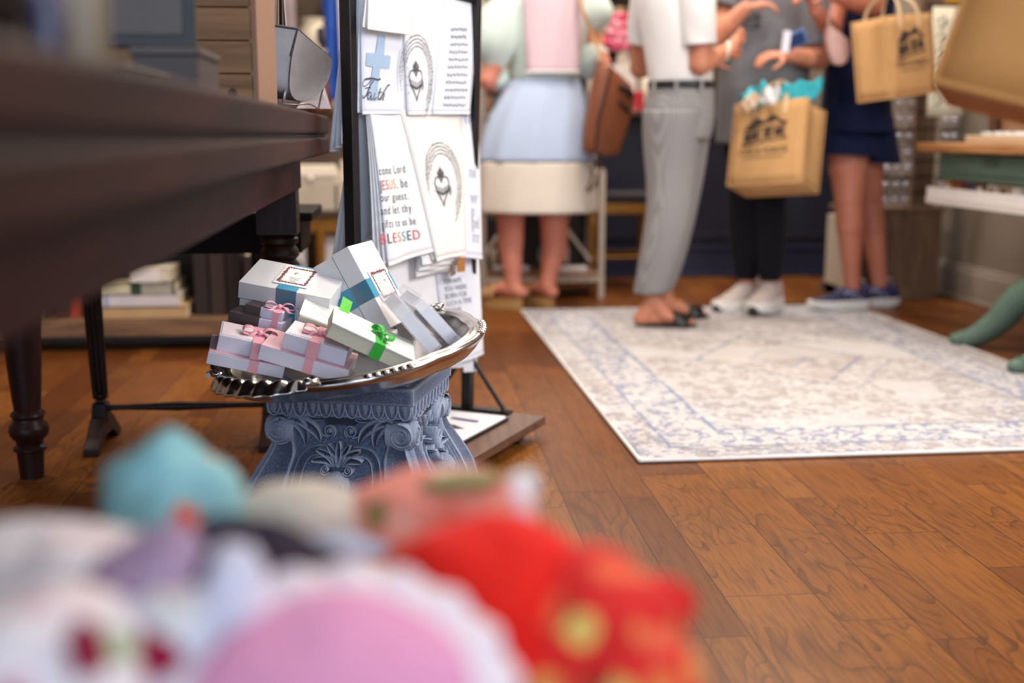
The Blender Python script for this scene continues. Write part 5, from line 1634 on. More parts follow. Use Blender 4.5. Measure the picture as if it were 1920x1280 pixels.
hand(m, wr2, (-.6, -.2, .7), (1, 0, 0), curl=.6)
finish_body(m, SK4, pn)
hair_cap(hc, (-1, -.15, 0), plain('hair_brown', srgb(78, 52, 36), .5, var=.3, scale=60), pn, .22)
M_navy = cloth('navy_crepe', srgb(20, 26, 58))
seq = [(-70, 1618, 40, .09), (-40, 1616, 62, .12), (20, 1612, 64, .13), (90, 1608, 60, .125), (140, 1606, 60, .13), (200, 1606, 64, .16), (250, 1605, 66, .185)]
garment('navy_top', [ring(P(cx, py, D), w_ / FPX * D, b, 44, 5, .02, i) for i, (py, cx, w_, b) in enumerate(reversed(seq))], M_navy, pn)
def shortleg(c0, c1, r0, r1, name):
    garment(name, [ring(lerp(c0, c1, t / 5), lerp(r0, r1, t / 5), lerp(r0, r1, t / 5) * 1.05, 32, 5, .03 * (t / 5), t * .7, tilt=-.06 * t / 5) for t in range(6)], M_navy, pn)
shortleg(P(1594, 215, D), P(1590, 292, D), .118, .128, 'short_leg')
shortleg(P(1622, 215, D + .08), P(1632, 306, D + .10), .118, .128, 'short_leg')
M_nshoe = plain('navy_mesh_shoe', srgb(48, 46, 84), .75, var=.12, scale=120)
trainer(pn, a1, (-1, -.12), .285, M_nshoe, M_wsole, .0125, plain('silver_stripe', srgb(150, 160, 190), .5), None, 'running_shoe')
trainer(pn, a2, (-1, .02), .285, M_nshoe, M_wsole, .0, plain('silver_stripe', srgb(150, 160, 190), .5), None, 'running_shoe')
pz = wthing('zip_pouch', 'blush pink pouch hanging at the chest of the navy romper', 'bag', P(1568, 120, 4.72))
ol = [(1548, 52), (1552, 44), (1562, 52), (1590, 74), (1593, 100), (1586, 118), (1574, 124), (1560, 120), (1552, 104), (1546, 76)]
f_ = [P(x, y, 4.72) for x, y in ol]; c_ = sum(f_, Vector()) / len(f_)
MB().loft([[c_ + (p - c_) * k_ + Vector((0, dy, 0)) for p in f_] for k_, dy in ((.8, -.022), (.95, -.016), (1, 0), (.95, .016), (.8, .022))]).build('pouch_body', plain('blush_leather', srgb(204, 162, 152), .5), pz, smooth=True)
MB().tube(crom([P(1552, 46, 4.72), P(1560, 10, 4.74), P(1572, -30, 4.8)]), .005, 8).build('wrist_strap', plain('blush_leather', srgb(204, 162, 152), .5), pz, smooth=True)

# ------------------------------------------------------------------ jute shopping bags
jn = NT('jute_weave', .9)
jx, jy, jz = jn.xyz()
wv = jn.math('MULTIPLY', jn.math('SINE', jn.math('MULTIPLY', jx, 1800.0)), jn.math('SINE', jn.math('MULTIPLY', jy, 1800.0)))
jn.base(jn.mix(jn.noise(14, detail=4), srgb(206, 160, 106), srgb(188, 140, 88)))
jn.bump(jn.math('ADD', wv, jn.noise(300, detail=2)), .25, .001)
M_jute = jn.mat
M_web = cloth('cotton_webbing', srgb(222, 192, 150))
def house_logo(m, fn, s):
    """hip roofed cottage with porch, drawn in print"""
    R_ = lambda pts: poly(m, [(x * s, y * s) for x, y in pts], fn)
    S_ = lambda pts, wd: stroke(m, [(x * s, y * s) for x, y in pts], wd * s, fn)
    S_([(-.50, .20), (-.30, .42), (-.22, .46), (-.12, .42), (-.02, .36), (.12, .48), (.20, .52), (.30, .46), (.46, .34), (.58, .33)], .07)
    R_([(-.48, .22), (-.28, .42), (-.10, .42), (-.04, .34), (-.30, .20)])
    R_([(-.04, .34), (.14, .48), (.20, .50), (.30, .44), (.22, .38), (.10, .36)])
    S_([(-.50, .18), (.52, .28)], .03)
    for x, w_, y0, y1 in ((-.42, .16, -.12, .12), (-.22, .14, -.08, .14), (.10, .12, -.04, .24), (.38, .22, .0, .2)):
        R_([(x - w_ / 2, y0), (x + w_ / 2, y0 + .02), (x + w_ / 2, y1 + .02), (x - w_ / 2, y1)])
    for x in (-.52, -.32, -.10, .02, .20, .52):
        S_([(x, -.14 + x * .06), (x, .20 + x * .08)], .028)
    S_([(-.56, -.20), (.0, -.12), (.62, -.04)], .03)
    S_([(-.56, -.14), (-.5, -.2), (-.3, -.16)], .05)
def jute_bag(label, loc, rot, dims, text=True, M_jute=M_jute):
    o = thing('jute_bag', label, 'bag', loc, rot, 'jute shopping bags')
    w, h, d = dims
    m = MB()
    N = 8
    def face(u, v, side):
        bul = .008 * math.sin(math.pi * u) * math.sin(math.pi * v)
        return Vector(((u - .5) * w, (v - .5) * h, side * (d / 2 + bul)))
    m.grid(lambda u, v: face(u, v, 1), N, N)
    m.grid(lambda u, v: face(1 - u, v, -1), N, N)
    for s_ in (-1, 1):
        def gus(u, v, s_=s_):
            z = (u - .5) * d * (1 if s_ < 0 else -1)
            return Vector((s_ * (w / 2 - .028 * v * (1 - abs(u - .5) * 2)), (v - .5) * h, z))
        m.grid(gus, 6, N)
    m.grid(lambda u, v: Vector(((u - .5) * w, -h / 2, (v - .5) * d)), 4, 3)
    body = m.build('bag_body', M_jute, o, smooth=True, solid=.004, angle=50)
    m = MB()
    for z in (-1, 1):
        m.tube([Vector((x, -h / 2, z * d / 2)) for x in (-w / 2, w / 2)], .0045, 6)
        for x in (-1, 1):
            m.tube([Vector((x * w / 2, -h / 2, z * d / 2)), Vector((x * w / 2, h / 2, z * d / 2))], .004, 6)
    for x in (-1, 1):
        m.tube([Vector((x * w / 2, -h / 2, -d / 2)), Vector((x * w / 2, -h / 2, d / 2))], .0045, 6)
    m.build('seam_binding', M_jute, o, smooth=True)
    for z in (-1, 1):
        zz = z * (d / 2 + .003)
        pts = crom([(-w * .2, h * .34, zz), (-w * .2, h * .5, zz), (-w * .16, h * .66, zz * .8), (-w * .05, h * .80, zz * .25), (w * .05, h * .80, zz * .25), (w * .16, h * .66, zz * .8), (w * .2, h * .5, zz), (w * .2, h * .34, zz)], 6)
        m = MB()
        m.tube(pts, .011, 8, flat=.35)
        m.build('handle', M_web, o, smooth=True)
    if text:
        m = MB()
        fn = lambda u, v, n: Vector((u, v, d / 2 + .0042 + .008 * math.sin(math.pi * (u / w + .5)) * math.sin(math.pi * (v / h + .5)) + n))
        fl = lambda u, v, n: fn(u - w * .04, v + h * .06, n)
        house_logo(m, fl, w * .52)
        put_text(m, 'OAK & POINTE', .034, -w * .04, -h * .14, fn, sx=.92, align='CENTER', shear=.15)
        for q in range(18):
            u = -w * .3 + q * w * .031
            stroke(m, [(u, -h * .185), (u + w * .012, -h * .18), (u + w * .02, -h * .188)], .004, fn)
        m.build('house_print', plain('bag_print_brown', srgb(60, 46, 40), .9), o)
    return o
b1 = jute_bag('jute bag with cottage print and teal tissue, held low by the person in grey', (1.516, 4.72, .716), (1.28, -.074, -.738), (.315, .341, .178))
b2 = jute_bag('jute bag with cottage print carried high on the arm of the navy romper', (1.962, 4.65, 1.075), (1.484, -.101, .567), (.300, .31, .157))
B3R = (math.radians(80), math.radians(15), math.radians(-36))
b3 = jute_bag('blurred plain jute bag cut off by the right picture edge', tuple(Vector((.574, 1.25, .828)) - Euler(B3R).to_matrix() @ Vector((-.18, -.17, .06))), B3R, (.36, .34, .12), text=False, M_jute=plain('tan_brown_jute', srgb(206, 142, 78), .9, var=.12, scale=14, bump=.2))  # warm light is put into this bag's own jute colour
# the shopper carrying that bag stands just beyond the right edge of the view
ps = wthing('person', 'person in sand shirt and denim trousers holding the plain jute bag at right edge', 'person', (1.16, 1.22, 0))
grip = Vector(b3.location) + Euler(B3R).to_matrix() @ Vector((0, .27, 0))
m = MB()
c0 = Vector((1.16, 1.22, 0))
for dy in (-.09, .09):
    f_ = c0 + Vector((0, dy, 0))
    chain(m, [(f_ + Vector((0, 0, .88)), .095), (f_ + Vector((0, 0, .48)), .062), (f_ + Vector((.01, 0, .32)), .055), (f_ + Vector((.02, 0, .09)), .036)])
    capsule(m, f_ + Vector((.02, 0, .09)), .036, f_ + Vector((.02, 0, .065)), .03)
    trainer(ps, f_ + Vector((.02, 0, .09)), (-1, 0), .29, plain('tan_canvas_shoe', srgb(170, 150, 124), .8), M_wsole, .0, None, None, hs=1.1)
chain(m, [(c0 + Vector((0, 0, .95)), .11), (c0 + Vector((0, 0, 1.15)), .10), (c0 + Vector((0, 0, 1.36)), .09)])
hc = head(m, c0 + Vector((-.01, 0, 1.42)), 1.70, (-1, .2, 0))
chain(m, [(c0 + Vector((0, .13, 1.36)), .042), (c0 + Vector((-.02, .20, 1.12)), .044), (lerp(c0 + Vector((-.02, .20, 1.12)), grip, .4), .042), (grip + Vector((.075, .01, .02)), .029)])
hand(m, grip + Vector((.075, .01, .02)), (-1, -.1, -.15), (0, 0, -1), curl=1.0)
chain(m, [(c0 + Vector((0, -.13, 1.36)), .042), (c0 + Vector((.02, -.21, 1.12)), .044), (c0 + Vector((-.03, -.22, .88)), .029)])
hand(m, c0 + Vector((-.03, -.22, .88)), (-.1, 0, -1), (-1, .4, 0), curl=.5)
finish_body(m, SK3, ps)
hair_cap(hc, (-1, .2, 0), plain('hair_brown', srgb(78, 52, 36), .5, var=.3, scale=60), ps, .2)
M_sand = cloth('sand_linen', srgb(206, 186, 160))
M_denim = cloth('blue_denim', srgb(66, 82, 112))
garment('linen_shirt', [ring(c0 + Vector((0, 0, z)), a, b, 40, 5, .02, i) for i, (z, a, b) in enumerate([(.86, .14, .19), (1.0, .13, .175), (1.15, .13, .175), (1.32, .13, .185), (1.41, .105, .16), (1.45, .06, .08)])], M_sand, ps)
sleeve('shirt_sleeve', [(c0 + Vector((0, .11, 1.38)), .07), (c0 + Vector((-.01, .16, 1.27)), .072), (c0 + Vector((-.02, .19, 1.16)), .066)], M_sand, ps)
sleeve('shirt_sleeve', [(c0 + Vector((0, -.11, 1.38)), .07), (c0 + Vector((.01, -.16, 1.27)), .072), (c0 + Vector((.02, -.20, 1.16)), .066)], M_sand, ps)
for dy in (-.085, .085):
    garment('trouser_leg', [ring(c0 + Vector((.008, dy, z)), a, a, 32, 4, .02, i) for i, (z, a) in enumerate([(.92, .118), (.75, .108), (.48, .084), (.3, .076), (.10, .068)])], M_denim, ps)

M_tis = plain('teal_tissue', srgb(64, 196, 208), .6, var=.12, scale=20)
def tissue(o_label, pts3, mat, cat='tissue paper'):
    o = wthing('tissue_paper', o_label, cat, pts3[0], 'tissue tufts in the printed jute bag')
    m = MB()
    a, b, c, d = [Vector(p) for p in pts3]
    random.seed(len(o_label))
    m.grid(lambda u, v: lerp(lerp(a, b, u), lerp(d, c, u), v) + Vector((0, .018 * math.sin(u * 9 + v * 4), .008 * math.sin(u * 14 + 2 * v))), 14, 8)
    m.build('sheet', mat, o, smooth=True, solid=.001)
    return o
tissue('teal tissue sheet poking out at the right of the printed jute bag', (P(1452, 192, 4.66), P(1530, 190, 4.72), P(1546, 146, 4.74), P(1470, 158, 4.66)), M_tis)
tissue('teal tissue sheet poking out at the left of the printed jute bag', (P(1392, 205, 4.74), P(1440, 195, 4.70), P(1436, 150, 4.70), P(1388, 178, 4.76)), M_tis)
tissue('white tissue sheet in the middle of the printed jute bag', (P(1430, 195, 4.64), P(1458, 195, 4.64), P(1462, 158, 4.66), P(1428, 168, 4.66)), plain('white_tissue', srgb(226, 224, 224), .7))
o = wthing('wrapped_parcel', 'small tan wrapped parcel resting on the rim of the printed jute bag', 'parcel', P(1405, 200, 4.66))
MB().box(P(1406, 192, 4.66), (.085, .03, .045), rot=(0, -.7, .2)).build('parcel_body', plain('tan_parcel', srgb(206, 172, 140), .7), o, bevel=.006)
MB().box(P(1406, 192, 4.655), (.016, .034, .047), rot=(0, -.7, .2)).build('parcel_tape', plain('parcel_tape', srgb(226, 204, 180), .6), o)
# ------------------------------------------------------------------ shop fittings behind
M_nv = plain('navy_counter_paint', srgb(26, 29, 48), .5, var=.1, scale=4)
ct = wthing('shop_counter', 'navy painted shop counter behind the standing shoppers', 'counter', (1.78, 6.6, 0))
MB().box((1.78, 6.62, .44), (1.56, .55, .86)).build('counter_body', M_nv, ct)
m = MB().box((1.78, 6.335, .075), (1.58, .02, .15)).box((1.78, 6.33, .158), (1.58, .03, .016)).box((1.78, 6.325, .012), (1.58, .04, .024))
m.build('plinth_moulding', plain('navy_plinth', srgb(34, 40, 68), .45), ct, bevel=.004)
m = MB()
for k in range(3):
    x = 1.02 + k * .52
    m.box((x + .25, 6.34, .82), (.46, .012, .03)).box((x + .25, 6.34, .22), (.46, .012, .03)).box((x + .03, 6.34, .52), (.03, .012, .6)).box((x + .47, 6.34, .52), (.03, .012, .6))
m.build('panel_moulding', M_nv, ct, bevel=.003)
MB().box((1.78, 6.60, .885), (1.64, .64, .03)).build('worktop', wood('counter_walnut', srgb(58, 40, 30), srgb(96, 70, 52), axis=0, scale=4, rough=.4), ct, bevel=.005)
# things on the counter
def gift_bag(label, c, d, col, group=None):
    o = wthing('gift_bag', label, 'bag', c, group)
    c = Vector(c)
    MB().box(c + Vector((0, 0, d[2] / 2)), d, taper=1.06).build('bag_body', plain('paper_' + label[:10], col, .6), o, bevel=.002)
    m = MB()
    for s_ in (-1, 1):
        m.tube(crom([c + Vector((-d[0] * .22, s_ * d[1] * .5, d[2])), c + Vector((-d[0] * .15, s_ * d[1] * .4, d[2] * 1.2)), c + Vector((d[0] * .15, s_ * d[1] * .4, d[2] * 1.2)), c + Vector((d[0] * .22, s_ * d[1] * .5, d[2]))]), .003, 6)
    m.build('handle', plain('cord_white', (.8, .78, .75), .7), o)
    MB().box(c + Vector((d[0] * .1, -d[1] * .52, d[2] * .45)), (d[0] * .4, .004, d[2] * .25)).build('sticker', plain('red_sticker', srgb(190, 56, 72), .5), o)
gift_bag('white gift bag on the counter left of the white tee', (1.20, 6.45, .90), (.13, .08, .24), srgb(226, 218, 212))
random.seed(5)
hot = [srgb(226, 84, 122), srgb(240, 128, 156), srgb(206, 58, 98), srgb(244, 170, 186), srgb(214, 90, 110)]
for k in range(9):
    px, py = 1148 + (k % 3) * 17 + (k // 3) * 4, 78 - (k // 3) * 18
    o = wthing('paper_flower', '%s paper pompom in the pink cluster beside the white tee, %s' % (['bright pink', 'mid pink', 'deep rose'][k % 3], ['bottom row', 'middle row', 'top row'][k // 3]), 'pompom', P(px, py, 6.4), 'pink pompom cluster')
    c = P(px, py, 6.4)
    m = MB()
    for q in range(12):
        a = q * 2.4; r = .018 + .002 * q
        m.ball(c + Vector((r * math.cos(a), -.012 + .012 * math.sin(q), r * math.sin(a))), (.017, .008, .017), 8, 6)
    m.build('petals', plain('pompom_%d' % (k % 5), hot[k % 5], .8), o, smooth=True)
    MB().ball(c + Vector((0, -.02, 0)), .010, 8, 6).build('centre', plain('pompom_core', srgb(250, 200, 210), .8), o, smooth=True)
o = wthing('vase', 'tall pale vase holding the pink paper pompoms', 'vase', (1.235, 6.52, .90))
MB().lathe([(.035, 0), (.05, .03), (.055, .10), (.035, .2), (.028, .30), (.034, .32)], (1.22, 6.55, .90), 20).build('vase_body', plain('vase_cream', srgb(214, 200, 180), .4), o, smooth=True)
MB().tube([(1.22, 6.55, 1.2), P(1165, 60, 6.45)], .004, 6).tube([(1.22, 6.55, 1.2), P(1158, 82, 6.45)], .004, 6).build('stems', plain('stem_green', srgb(90, 110, 70), .8), o)
o = wthing('table_lamp', 'orange column lamp on the counter above the brown leather backpack', 'lamp', (1.12, 6.7, .90))
MB().lathe([(.05, 0), (.052, .015), (.02, .03), (.018, .06)], (1.10, 6.7, .90), 18).build('base', plain('lamp_brass', srgb(190, 140, 70), .35, .8), o, smooth=True)
MB().lathe([(.032, .06), (.036, .08), (.036, .48), (.03, .5)], (1.10, 6.7, .90), 18).build('column', plain('lamp_orange', srgb(232, 164, 112), .5), o, smooth=True)
for k, (x, w, h, c, lab) in enumerate([(1.28, .06, .10, srgb(188, 48, 60), 'red gift tin on the counter beside the white gift bag'), (1.36, .05, .14, srgb(196, 160, 90), 'gold gift tin on the counter behind the white tee'),
                                       (1.07, .07, .07, srgb(150, 140, 200), 'lavender gift tin on the counter behind the backpack'), (1.62, .09, .12, srgb(120, 96, 70), 'brown gift tin on the counter between the shoppers')]):
    o = thing('gift_tin', lab, 'tin', (x, 6.40, .90), group='tins on the counter')
    MB().lathe([(w / 2, 0), (w / 2, h * .8)], n=20).build('tin_body', plain('tin_%d' % k, c, .4), o, smooth=True)
    MB().lathe([(w / 2 + .003, h * .78), (w / 2 + .003, h), (0, h)], n=20).build('lid', plain('tinlid_%d' % k, tuple(min(1, q * 1.3) for q in c), .4), o, smooth=True)
# wall shelves far behind the counter with goods
ws_ = wthing('wall_shelf', 'brown wall shelving behind the counter at the back of the shop', 'shelf', (.9, 8.3, 0))
M_brn = wood('shelf_brown', srgb(74, 54, 40), srgb(116, 88, 66), axis=0, scale=4, rough=.6)
for z in (.55, .95, 1.35, 1.75):
    MB().box((.85, 8.32, z), (2.6, .34, .03)).build('shelf_board', M_brn, ws_)
for x in (-.44, .42, 1.28, 2.14):
    MB().box((x, 8.32, .9), (.03, .34, 1.8)).build('upright', M_brn, ws_)
random.seed(12)
pal = [(srgb(226, 214, 196), 'cream'), (srgb(196, 160, 90), 'golden'), (srgb(206, 120, 130), 'rose'), (srgb(120, 140, 130), 'sage'), (srgb(232, 232, 230), 'white'), (srgb(150, 100, 70), 'brown'), (srgb(90, 100, 130), 'slate blue')]
pos = ['at the far left', 'second from left', 'third from left', 'fourth from left', 'fifth from left', 'sixth from left', 'seventh from left', 'eighth from left', 'ninth from left', 'tenth from left', 'at the far right']
for zi, z in enumerate((.965, 1.365)):
    for k in range(11):
        c, nmc = random.choice(pal)
        x = -.3 + k * .225
        o = thing('jar', '%s canister on the %s back shelf, %s' % (nmc, ['lower', 'upper'][zi], pos[k]), 'jar', (x, 8.25, z), group='canisters on the back shelves')
        r, h = random.uniform(.04, .075), random.uniform(.14, .28)
        MB().lathe([(r * .8, 0), (r, .02), (r, h * .75), (r * .7, h * .85)], n=16).build('jar_body', plain('jar_' + nmc, c, .4), o, smooth=True)
        MB().lathe([(r * .72, h * .85), (r * .72, h), (.01, h * 1.05)], n=16).build('lid', plain('jarlid', srgb(170, 140, 100), .4), o, smooth=True)
# gilt stool
M_gilt = plain('aged_gilt', srgb(150, 104, 40), .4, .5, var=.25, scale=30)
so = wthing('gilt_stool', 'gilded wooden stool with dark seat behind the cream jewellery stand', 'stool', (1.12, 6.0, 0))
MB().box((1.10, 6.0, .455), (.36, .34, .05)).build('seat', plain('dark_velvet', srgb(34, 28, 34), .9), so, bevel=.012)
MB().box((1.10, 6.0, .405), (.35, .33, .05)).build('seat_rail', M_gilt, so, bevel=.004)
for x in (-1, 1):
    for y in (-1, 1):
        MB().lathe([(.012, 0), (.014, .02), (.019, .30), (.024, .36), (.018, .37), (.024, .39)], (1.10 + x * .155, 6.0 + y * .145, 0), 14).build('leg', M_gilt, so, smooth=True)
for y in (-1, 1):
    MB().tube([(1.10 - .15, 6.0 + y * .14, .16), (1.10 + .15, 6.0 + y * .14, .16)], .009, 8).build('stretcher', M_gilt, so)
# cream jewellery stand behind the pastel dress
M_cm = plain('cream_metal', srgb(196, 180, 162), .5, var=.08)
js = wthing('jewellery_stand', 'cream metal jewellery display stand behind the pastel dress', 'stand', (.65, 5.75, 0))
X0, X1, Y0, Y1 = .372, .938, 5.53, 5.93
for x in (X0, X1):
    for y in (Y0, Y1):
        hgt = 1.42 if x == X0 or y == Y1 else .60
        MB().box((x, y, hgt / 2), (.026, .026, hgt)).build('post', M_cm, js)
m = MB()
for z in (.09, .60):
    m.box(((X0 + X1) / 2, Y0, z), (X1 - X0, .022, .022)).box(((X0 + X1) / 2, Y1, z), (X1 - X0, .022, .022)).box((X0, (Y0 + Y1) / 2, z), (.022, Y1 - Y0, .022)).box((X1, (Y0 + Y1) / 2, z), (.022, Y1 - Y0, .022))
for z in (.87, 1.08, 1.28):
    m.box(((X0 + X1) / 2, Y1, z), (X1 - X0, .02, .02)).box((X0, (Y0 + Y1) / 2, z), (.02, Y1 - Y0, .02))
m.bar((X0, Y0, .20), (X0 + .13, Y0 + .2, .34), .016).bar((X1 - .02, Y0 + .2, .16), (X1 - .16, Y0 + .2, .34), .016)
m.build('rail', M_cm, js)
MB().box(((X0 + X1) / 2, (Y0 + Y1) / 2, .105), (X1 - X0 - .02, Y1 - Y0, .012)).build('lower_shelf', plain('shelf_tan', srgb(122, 86, 58), .6), js)
MB().box(((X0 + X1) / 2, (Y0 + Y1) / 2, .61), (X1 - X0 - .02, Y1 - Y0, .012)).build('upper_shelf', plain('shelf_dark', srgb(46, 36, 32), .6), js)
MB().box(((X0 + X1) / 2, Y1 + .016, .75), (X1 - X0, .01, 1.28)).build('back_panel', plain('stand_back_dark', srgb(40, 32, 32), .8), js)
random.seed(21)
jc = [(srgb(206, 190, 176), 'cream'), (srgb(150, 110, 90), 'tan'), (srgb(96, 120, 110), 'green grey'), (srgb(190, 150, 150), 'dusty pink'), (srgb(60, 50, 54), 'black')]
for r in range(6):
    for k in range(4):
        c, nmc = jc[(r * 2 + k) % 5]
        x, z = X0 + .055 + k * .046 if r >= 2 else X0 + .07 + k * .12, [.18, .40, .72, .92, 1.12, 1.30][r]
        yy_ = Y1 - .03 if r >= 2 else Y0 + .26
        o = thing('earring_card', '%s earring card, %s row up the cream stand, %s' % (nmc, ['first', 'second', 'third', 'fourth', 'fifth', 'sixth'][r], ['by its left post', 'second from left post', 'third from left post', 'fourth from left post'][k]), 'jewellery', (x, yy_, z), (0, random.uniform(-.15, .15), 0), 'earring cards on the cream stand')
        MB().box((0, 0, 0), (.036, .003, .075)).build('card', plain('ecard_' + nmc, c, .6), o)
        m = MB()
        for s_ in (-1, 1):
            m.ball((s_ * .008, -.008, -.01), (.006, .005, .012), 8, 6)
        m.build('earring', plain('earring_gold', srgb(196, 150, 80), .3, .8), o, smooth=True)
for k, (x, y, lab) in enumerate([(.52, 5.70, 'white ring tray at the left of the lower shelf of the cream stand'), (.80, 5.66, 'white ring tray at the right of the lower shelf of the cream stand')]):
    o = thing('ring_tray', lab, 'tray', (x, y, .111), group='ring trays')
    MB().box((0, 0, .012), (.16, .11, .024), taper=1.1).build('tray_body', plain('ring_tray_white', srgb(206, 198, 194), .5), o, bevel=.003)
    m = MB()
    for q in range(8):
        m.ball((-.06 + .017 * q, .01 * math.sin(q * 2), .028), .007, 8, 6)
    m.build('trinkets', plain('trinket_silver', srgb(190, 186, 190), .25, .8), o, smooth=True)
# left background: small tables with goods
lt = wthing('side_table', 'dark gilt edged side table far behind the towel rack', 'table', (-.42, 5.7, 0))
c = P(600, 384, 5.6)
MB().box((-.40, 5.75, .405), (.62, .4, .03)).build('table_top', plain('side_table_dark', srgb(60, 42, 28), .5), lt, bevel=.004)
MB().box((-.40, 5.75, .355), (.58, .36, .07)).build('apron', M_gilt, lt)
for x in (-.68, -.39, -.12):
    for y in (5.58, 5.92):
        MB().lathe([(.014, 0), (.02, .2), (.024, .34)], (x, y, 0), 12).build('leg', M_gilt, lt, smooth=True)
o = wthing('keepsake_box', 'beige embossed keepsake box with crystal knob on the far side table', 'box', (-.40, 5.68, .42))
MB().box((-.42, 5.68, .50), (.24, .16, .16)).build('box_base', plain('beige_embossed', srgb(186, 172, 154), .6, var=.15, scale=30, bump=.4), o, bevel=.004)
MB().box((-.42, 5.68, .605), (.25, .17, .05), taper=.8).build('lid', plain('beige_lid', srgb(206, 192, 174), .6, var=.15, scale=30, bump=.4), o, bevel=.004)
MB().ball((-.43, 5.59, .57), .012, 12, 8).build('knob', plain('crystal_knob', srgb(230, 226, 224), .08), o, smooth=True)
for k, (x, y, z, d, cc, lab) in enumerate([(-.26, 5.66, .42, (.12, .12, .15), srgb(206, 190, 168), 'pale cream carton right of the keepsake box'), (-.24, 5.70, .57, (.10, .10, .08), srgb(222, 208, 190), 'ivory carton stacked right of the keepsake box')]):
    o = thing('carton', lab, 'box', (x, y, z), group='cartons on the far side table')
    MB().box((0, 0, d[2] * .4), (d[0], d[1], d[2] * .8)).build('box_base', plain('carton_%d' % k, cc, .7), o, bevel=.003)
    MB().box((0, 0, d[2] * .9), (d[0] + .004, d[1] + .004, d[2] * .2)).build('lid', plain('cartonlid_%d' % k, cc, .7), o, bevel=.003)
for k, (x, lab, w) in enumerate([(-.50, 'narrow white canvas leaning under the far side table', .07), (-.31, 'wide white framed print leaning under the far side table', .17)]):
    o = thing('picture_frame', lab, 'frame', (x, 5.62, .0), (math.radians(-7), 0, 0), 'frames under the far side table')
    MB().box((0, 0, .15), (w, .018, .30)).build('frame_border', plain('frame_white', srgb(214, 208, 206), .6), o, bevel=.003)
    m = MB().box((0, -.0105, .15), (w * .75, .004, .22)).ball((w * .1, -.014, .14), (w * .2, .003, .05), 10, 6, mi=1)
    m.build('print', [plain('print_paper', srgb(226, 224, 226), .7), plain('print_grey_shape', srgb(110, 104, 104), .7)], o)
# left background above the table: cloth, gold jar, dresser
M_blue = cloth('cobalt_cotton', srgb(58, 104, 196), c2=srgb(36, 74, 160))
o = wthing('hanging_scarf', 'cobalt blue scarf hanging behind the galvanised bin', 'scarf', P(615, 0, 5.6))
MB().grid(lambda u, v: P(lerp(604, 632, u) + 14 * v * (1 - u * .3), lerp(-30, 188, v), 5.6) + Vector((0, .03 * math.sin(u * 9 + v * 2), 0)), 14, 20).build('scarf_cloth', M_blue, o, smooth=True, solid=.004)
MB().tube([P(596, -28, 5.62), P(650, -28, 5.62)], .012, 10).build('hanger_bar', M_gilt, o, smooth=True)
o = wthing('gold_urn', 'gold and white urn on the dresser far behind the galvanised bin', 'urn', P(585, 150, 6.1))
c = P(588, 150, 6.1)
MB().lathe([(.05, -.10), (.06, -.08), (.03, -.05), (.09, .02), (.10, .07), (.07, .11)], c, 22).build('urn_body', plain('urn_gold', srgb(206, 156, 80), .3, .7), o, smooth=True)
MB().lathe([(.07, .11), (.09, .15), (.085, .22), (.05, .27), (.06, .30)], c, 22).build('urn_neck', plain('urn_white', srgb(236, 222, 196), .4), o, smooth=True)
MB().ball(c + Vector((.05, -.06, .20)), (.035, .03, .06), 14, 8).build('dark_medallion', plain('urn_dark', srgb(44, 34, 34), .4), o, smooth=True)
o = wthing('brown_pitcher', 'rust brown pitcher below the gold urn on the far dresser', 'pitcher', P(590, 170, 6.0))
c = P(597, 150, 5.95)
MB().lathe([(.04, -.16), (.07, -.12), (.075, -.04), (.04, .06), (.045, .13)], c, 20).build('pitcher_body', plain('pitcher_rust', srgb(112, 62, 40), .4), o, smooth=True)
MB().tube(crom([c + Vector((.04, 0, .11)), c + Vector((.10, 0, .06)), c + Vector((.07, 0, -.06))]), .009, 8).build('handle', plain('pitcher_rust', srgb(112, 62, 40), .4), o, smooth=True)
dr = wthing('dresser', 'brown dresser against the back left of the shop', 'dresser', (-.55, 6.3, 0))
MB().box((-.55, 6.3, .44), (1.0, .5, .86)).build('carcass', M_brn, dr, bevel=.006)
MB().box((-.55, 6.28, .885), (1.06, .56, .03)).build('top', M_brn, dr, bevel=.006)
for k in range(3):
    d_ = MB().box((-.55, 6.045, .22 + k * .25), (.92, .014, .21)).build('drawer', M_brn, dr, bevel=.004)
    MB().ball((-.55, 6.03, .22 + k * .25), .016, 10, 6).build('knob', M_gilt, d_, smooth=True)
o = wthing('curtain', 'greyish brown striped curtain behind the galvanised bin', 'curtain', (-.75, 5.6, 0))
MB().grid(lambda u, v: Vector((-1.1 + .62 * u, 5.62 + .03 * math.sin(u * 34), 2.2 - 1.30 * v)), 60, 8).build('curtain_cloth', cloth('striped_curtain', srgb(176, 158, 156), c2=srgb(120, 104, 104)), o, smooth=True, solid=.004)
MB().tube([(-1.2, 5.62, 2.22), (-.42, 5.62, 2.22)], .012, 8).build('rod', M_gilt, o)

# ------------------------------------------------------------------ right side: rustic display tower and green console
M_oak = wood('weathered_oak', srgb(88, 66, 50), srgb(128, 100, 76), axis=2, scale=4, rough=.7, stretch=10)
tw = wthing('display_tower', 'weathered oak display tower with box base behind the navy romper', 'display', (2.28, 5.6, 0))
MB().box((2.32, 5.50, .21), (.42, .32, .42)).build('base_box', M_oak, tw, bevel=.004)
MB().box((2.29, 5.495, .03), (.45, .34, .06)).build('plinth', M_oak, tw, bevel=.003)
MB().box((2.32, 5.50, .425), (.44, .34, .02)).build('base_top', M_oak, tw, bevel=.003)
MB().box((2.085, 5.46, .20), (.04, .26, .38)).build('open_side', plain('pale_side_panel', srgb(196, 184, 166), .7), tw)
MB().box((2.465, 5.48, .95), (.105, .10, 1.04)).build('column', M_oak, tw, bevel=.004)
m = MB()
for z in [.50 + .075 * q for q in range(8)]:
    m.box((2.43, 5.425, z), (.40, .006, .006))
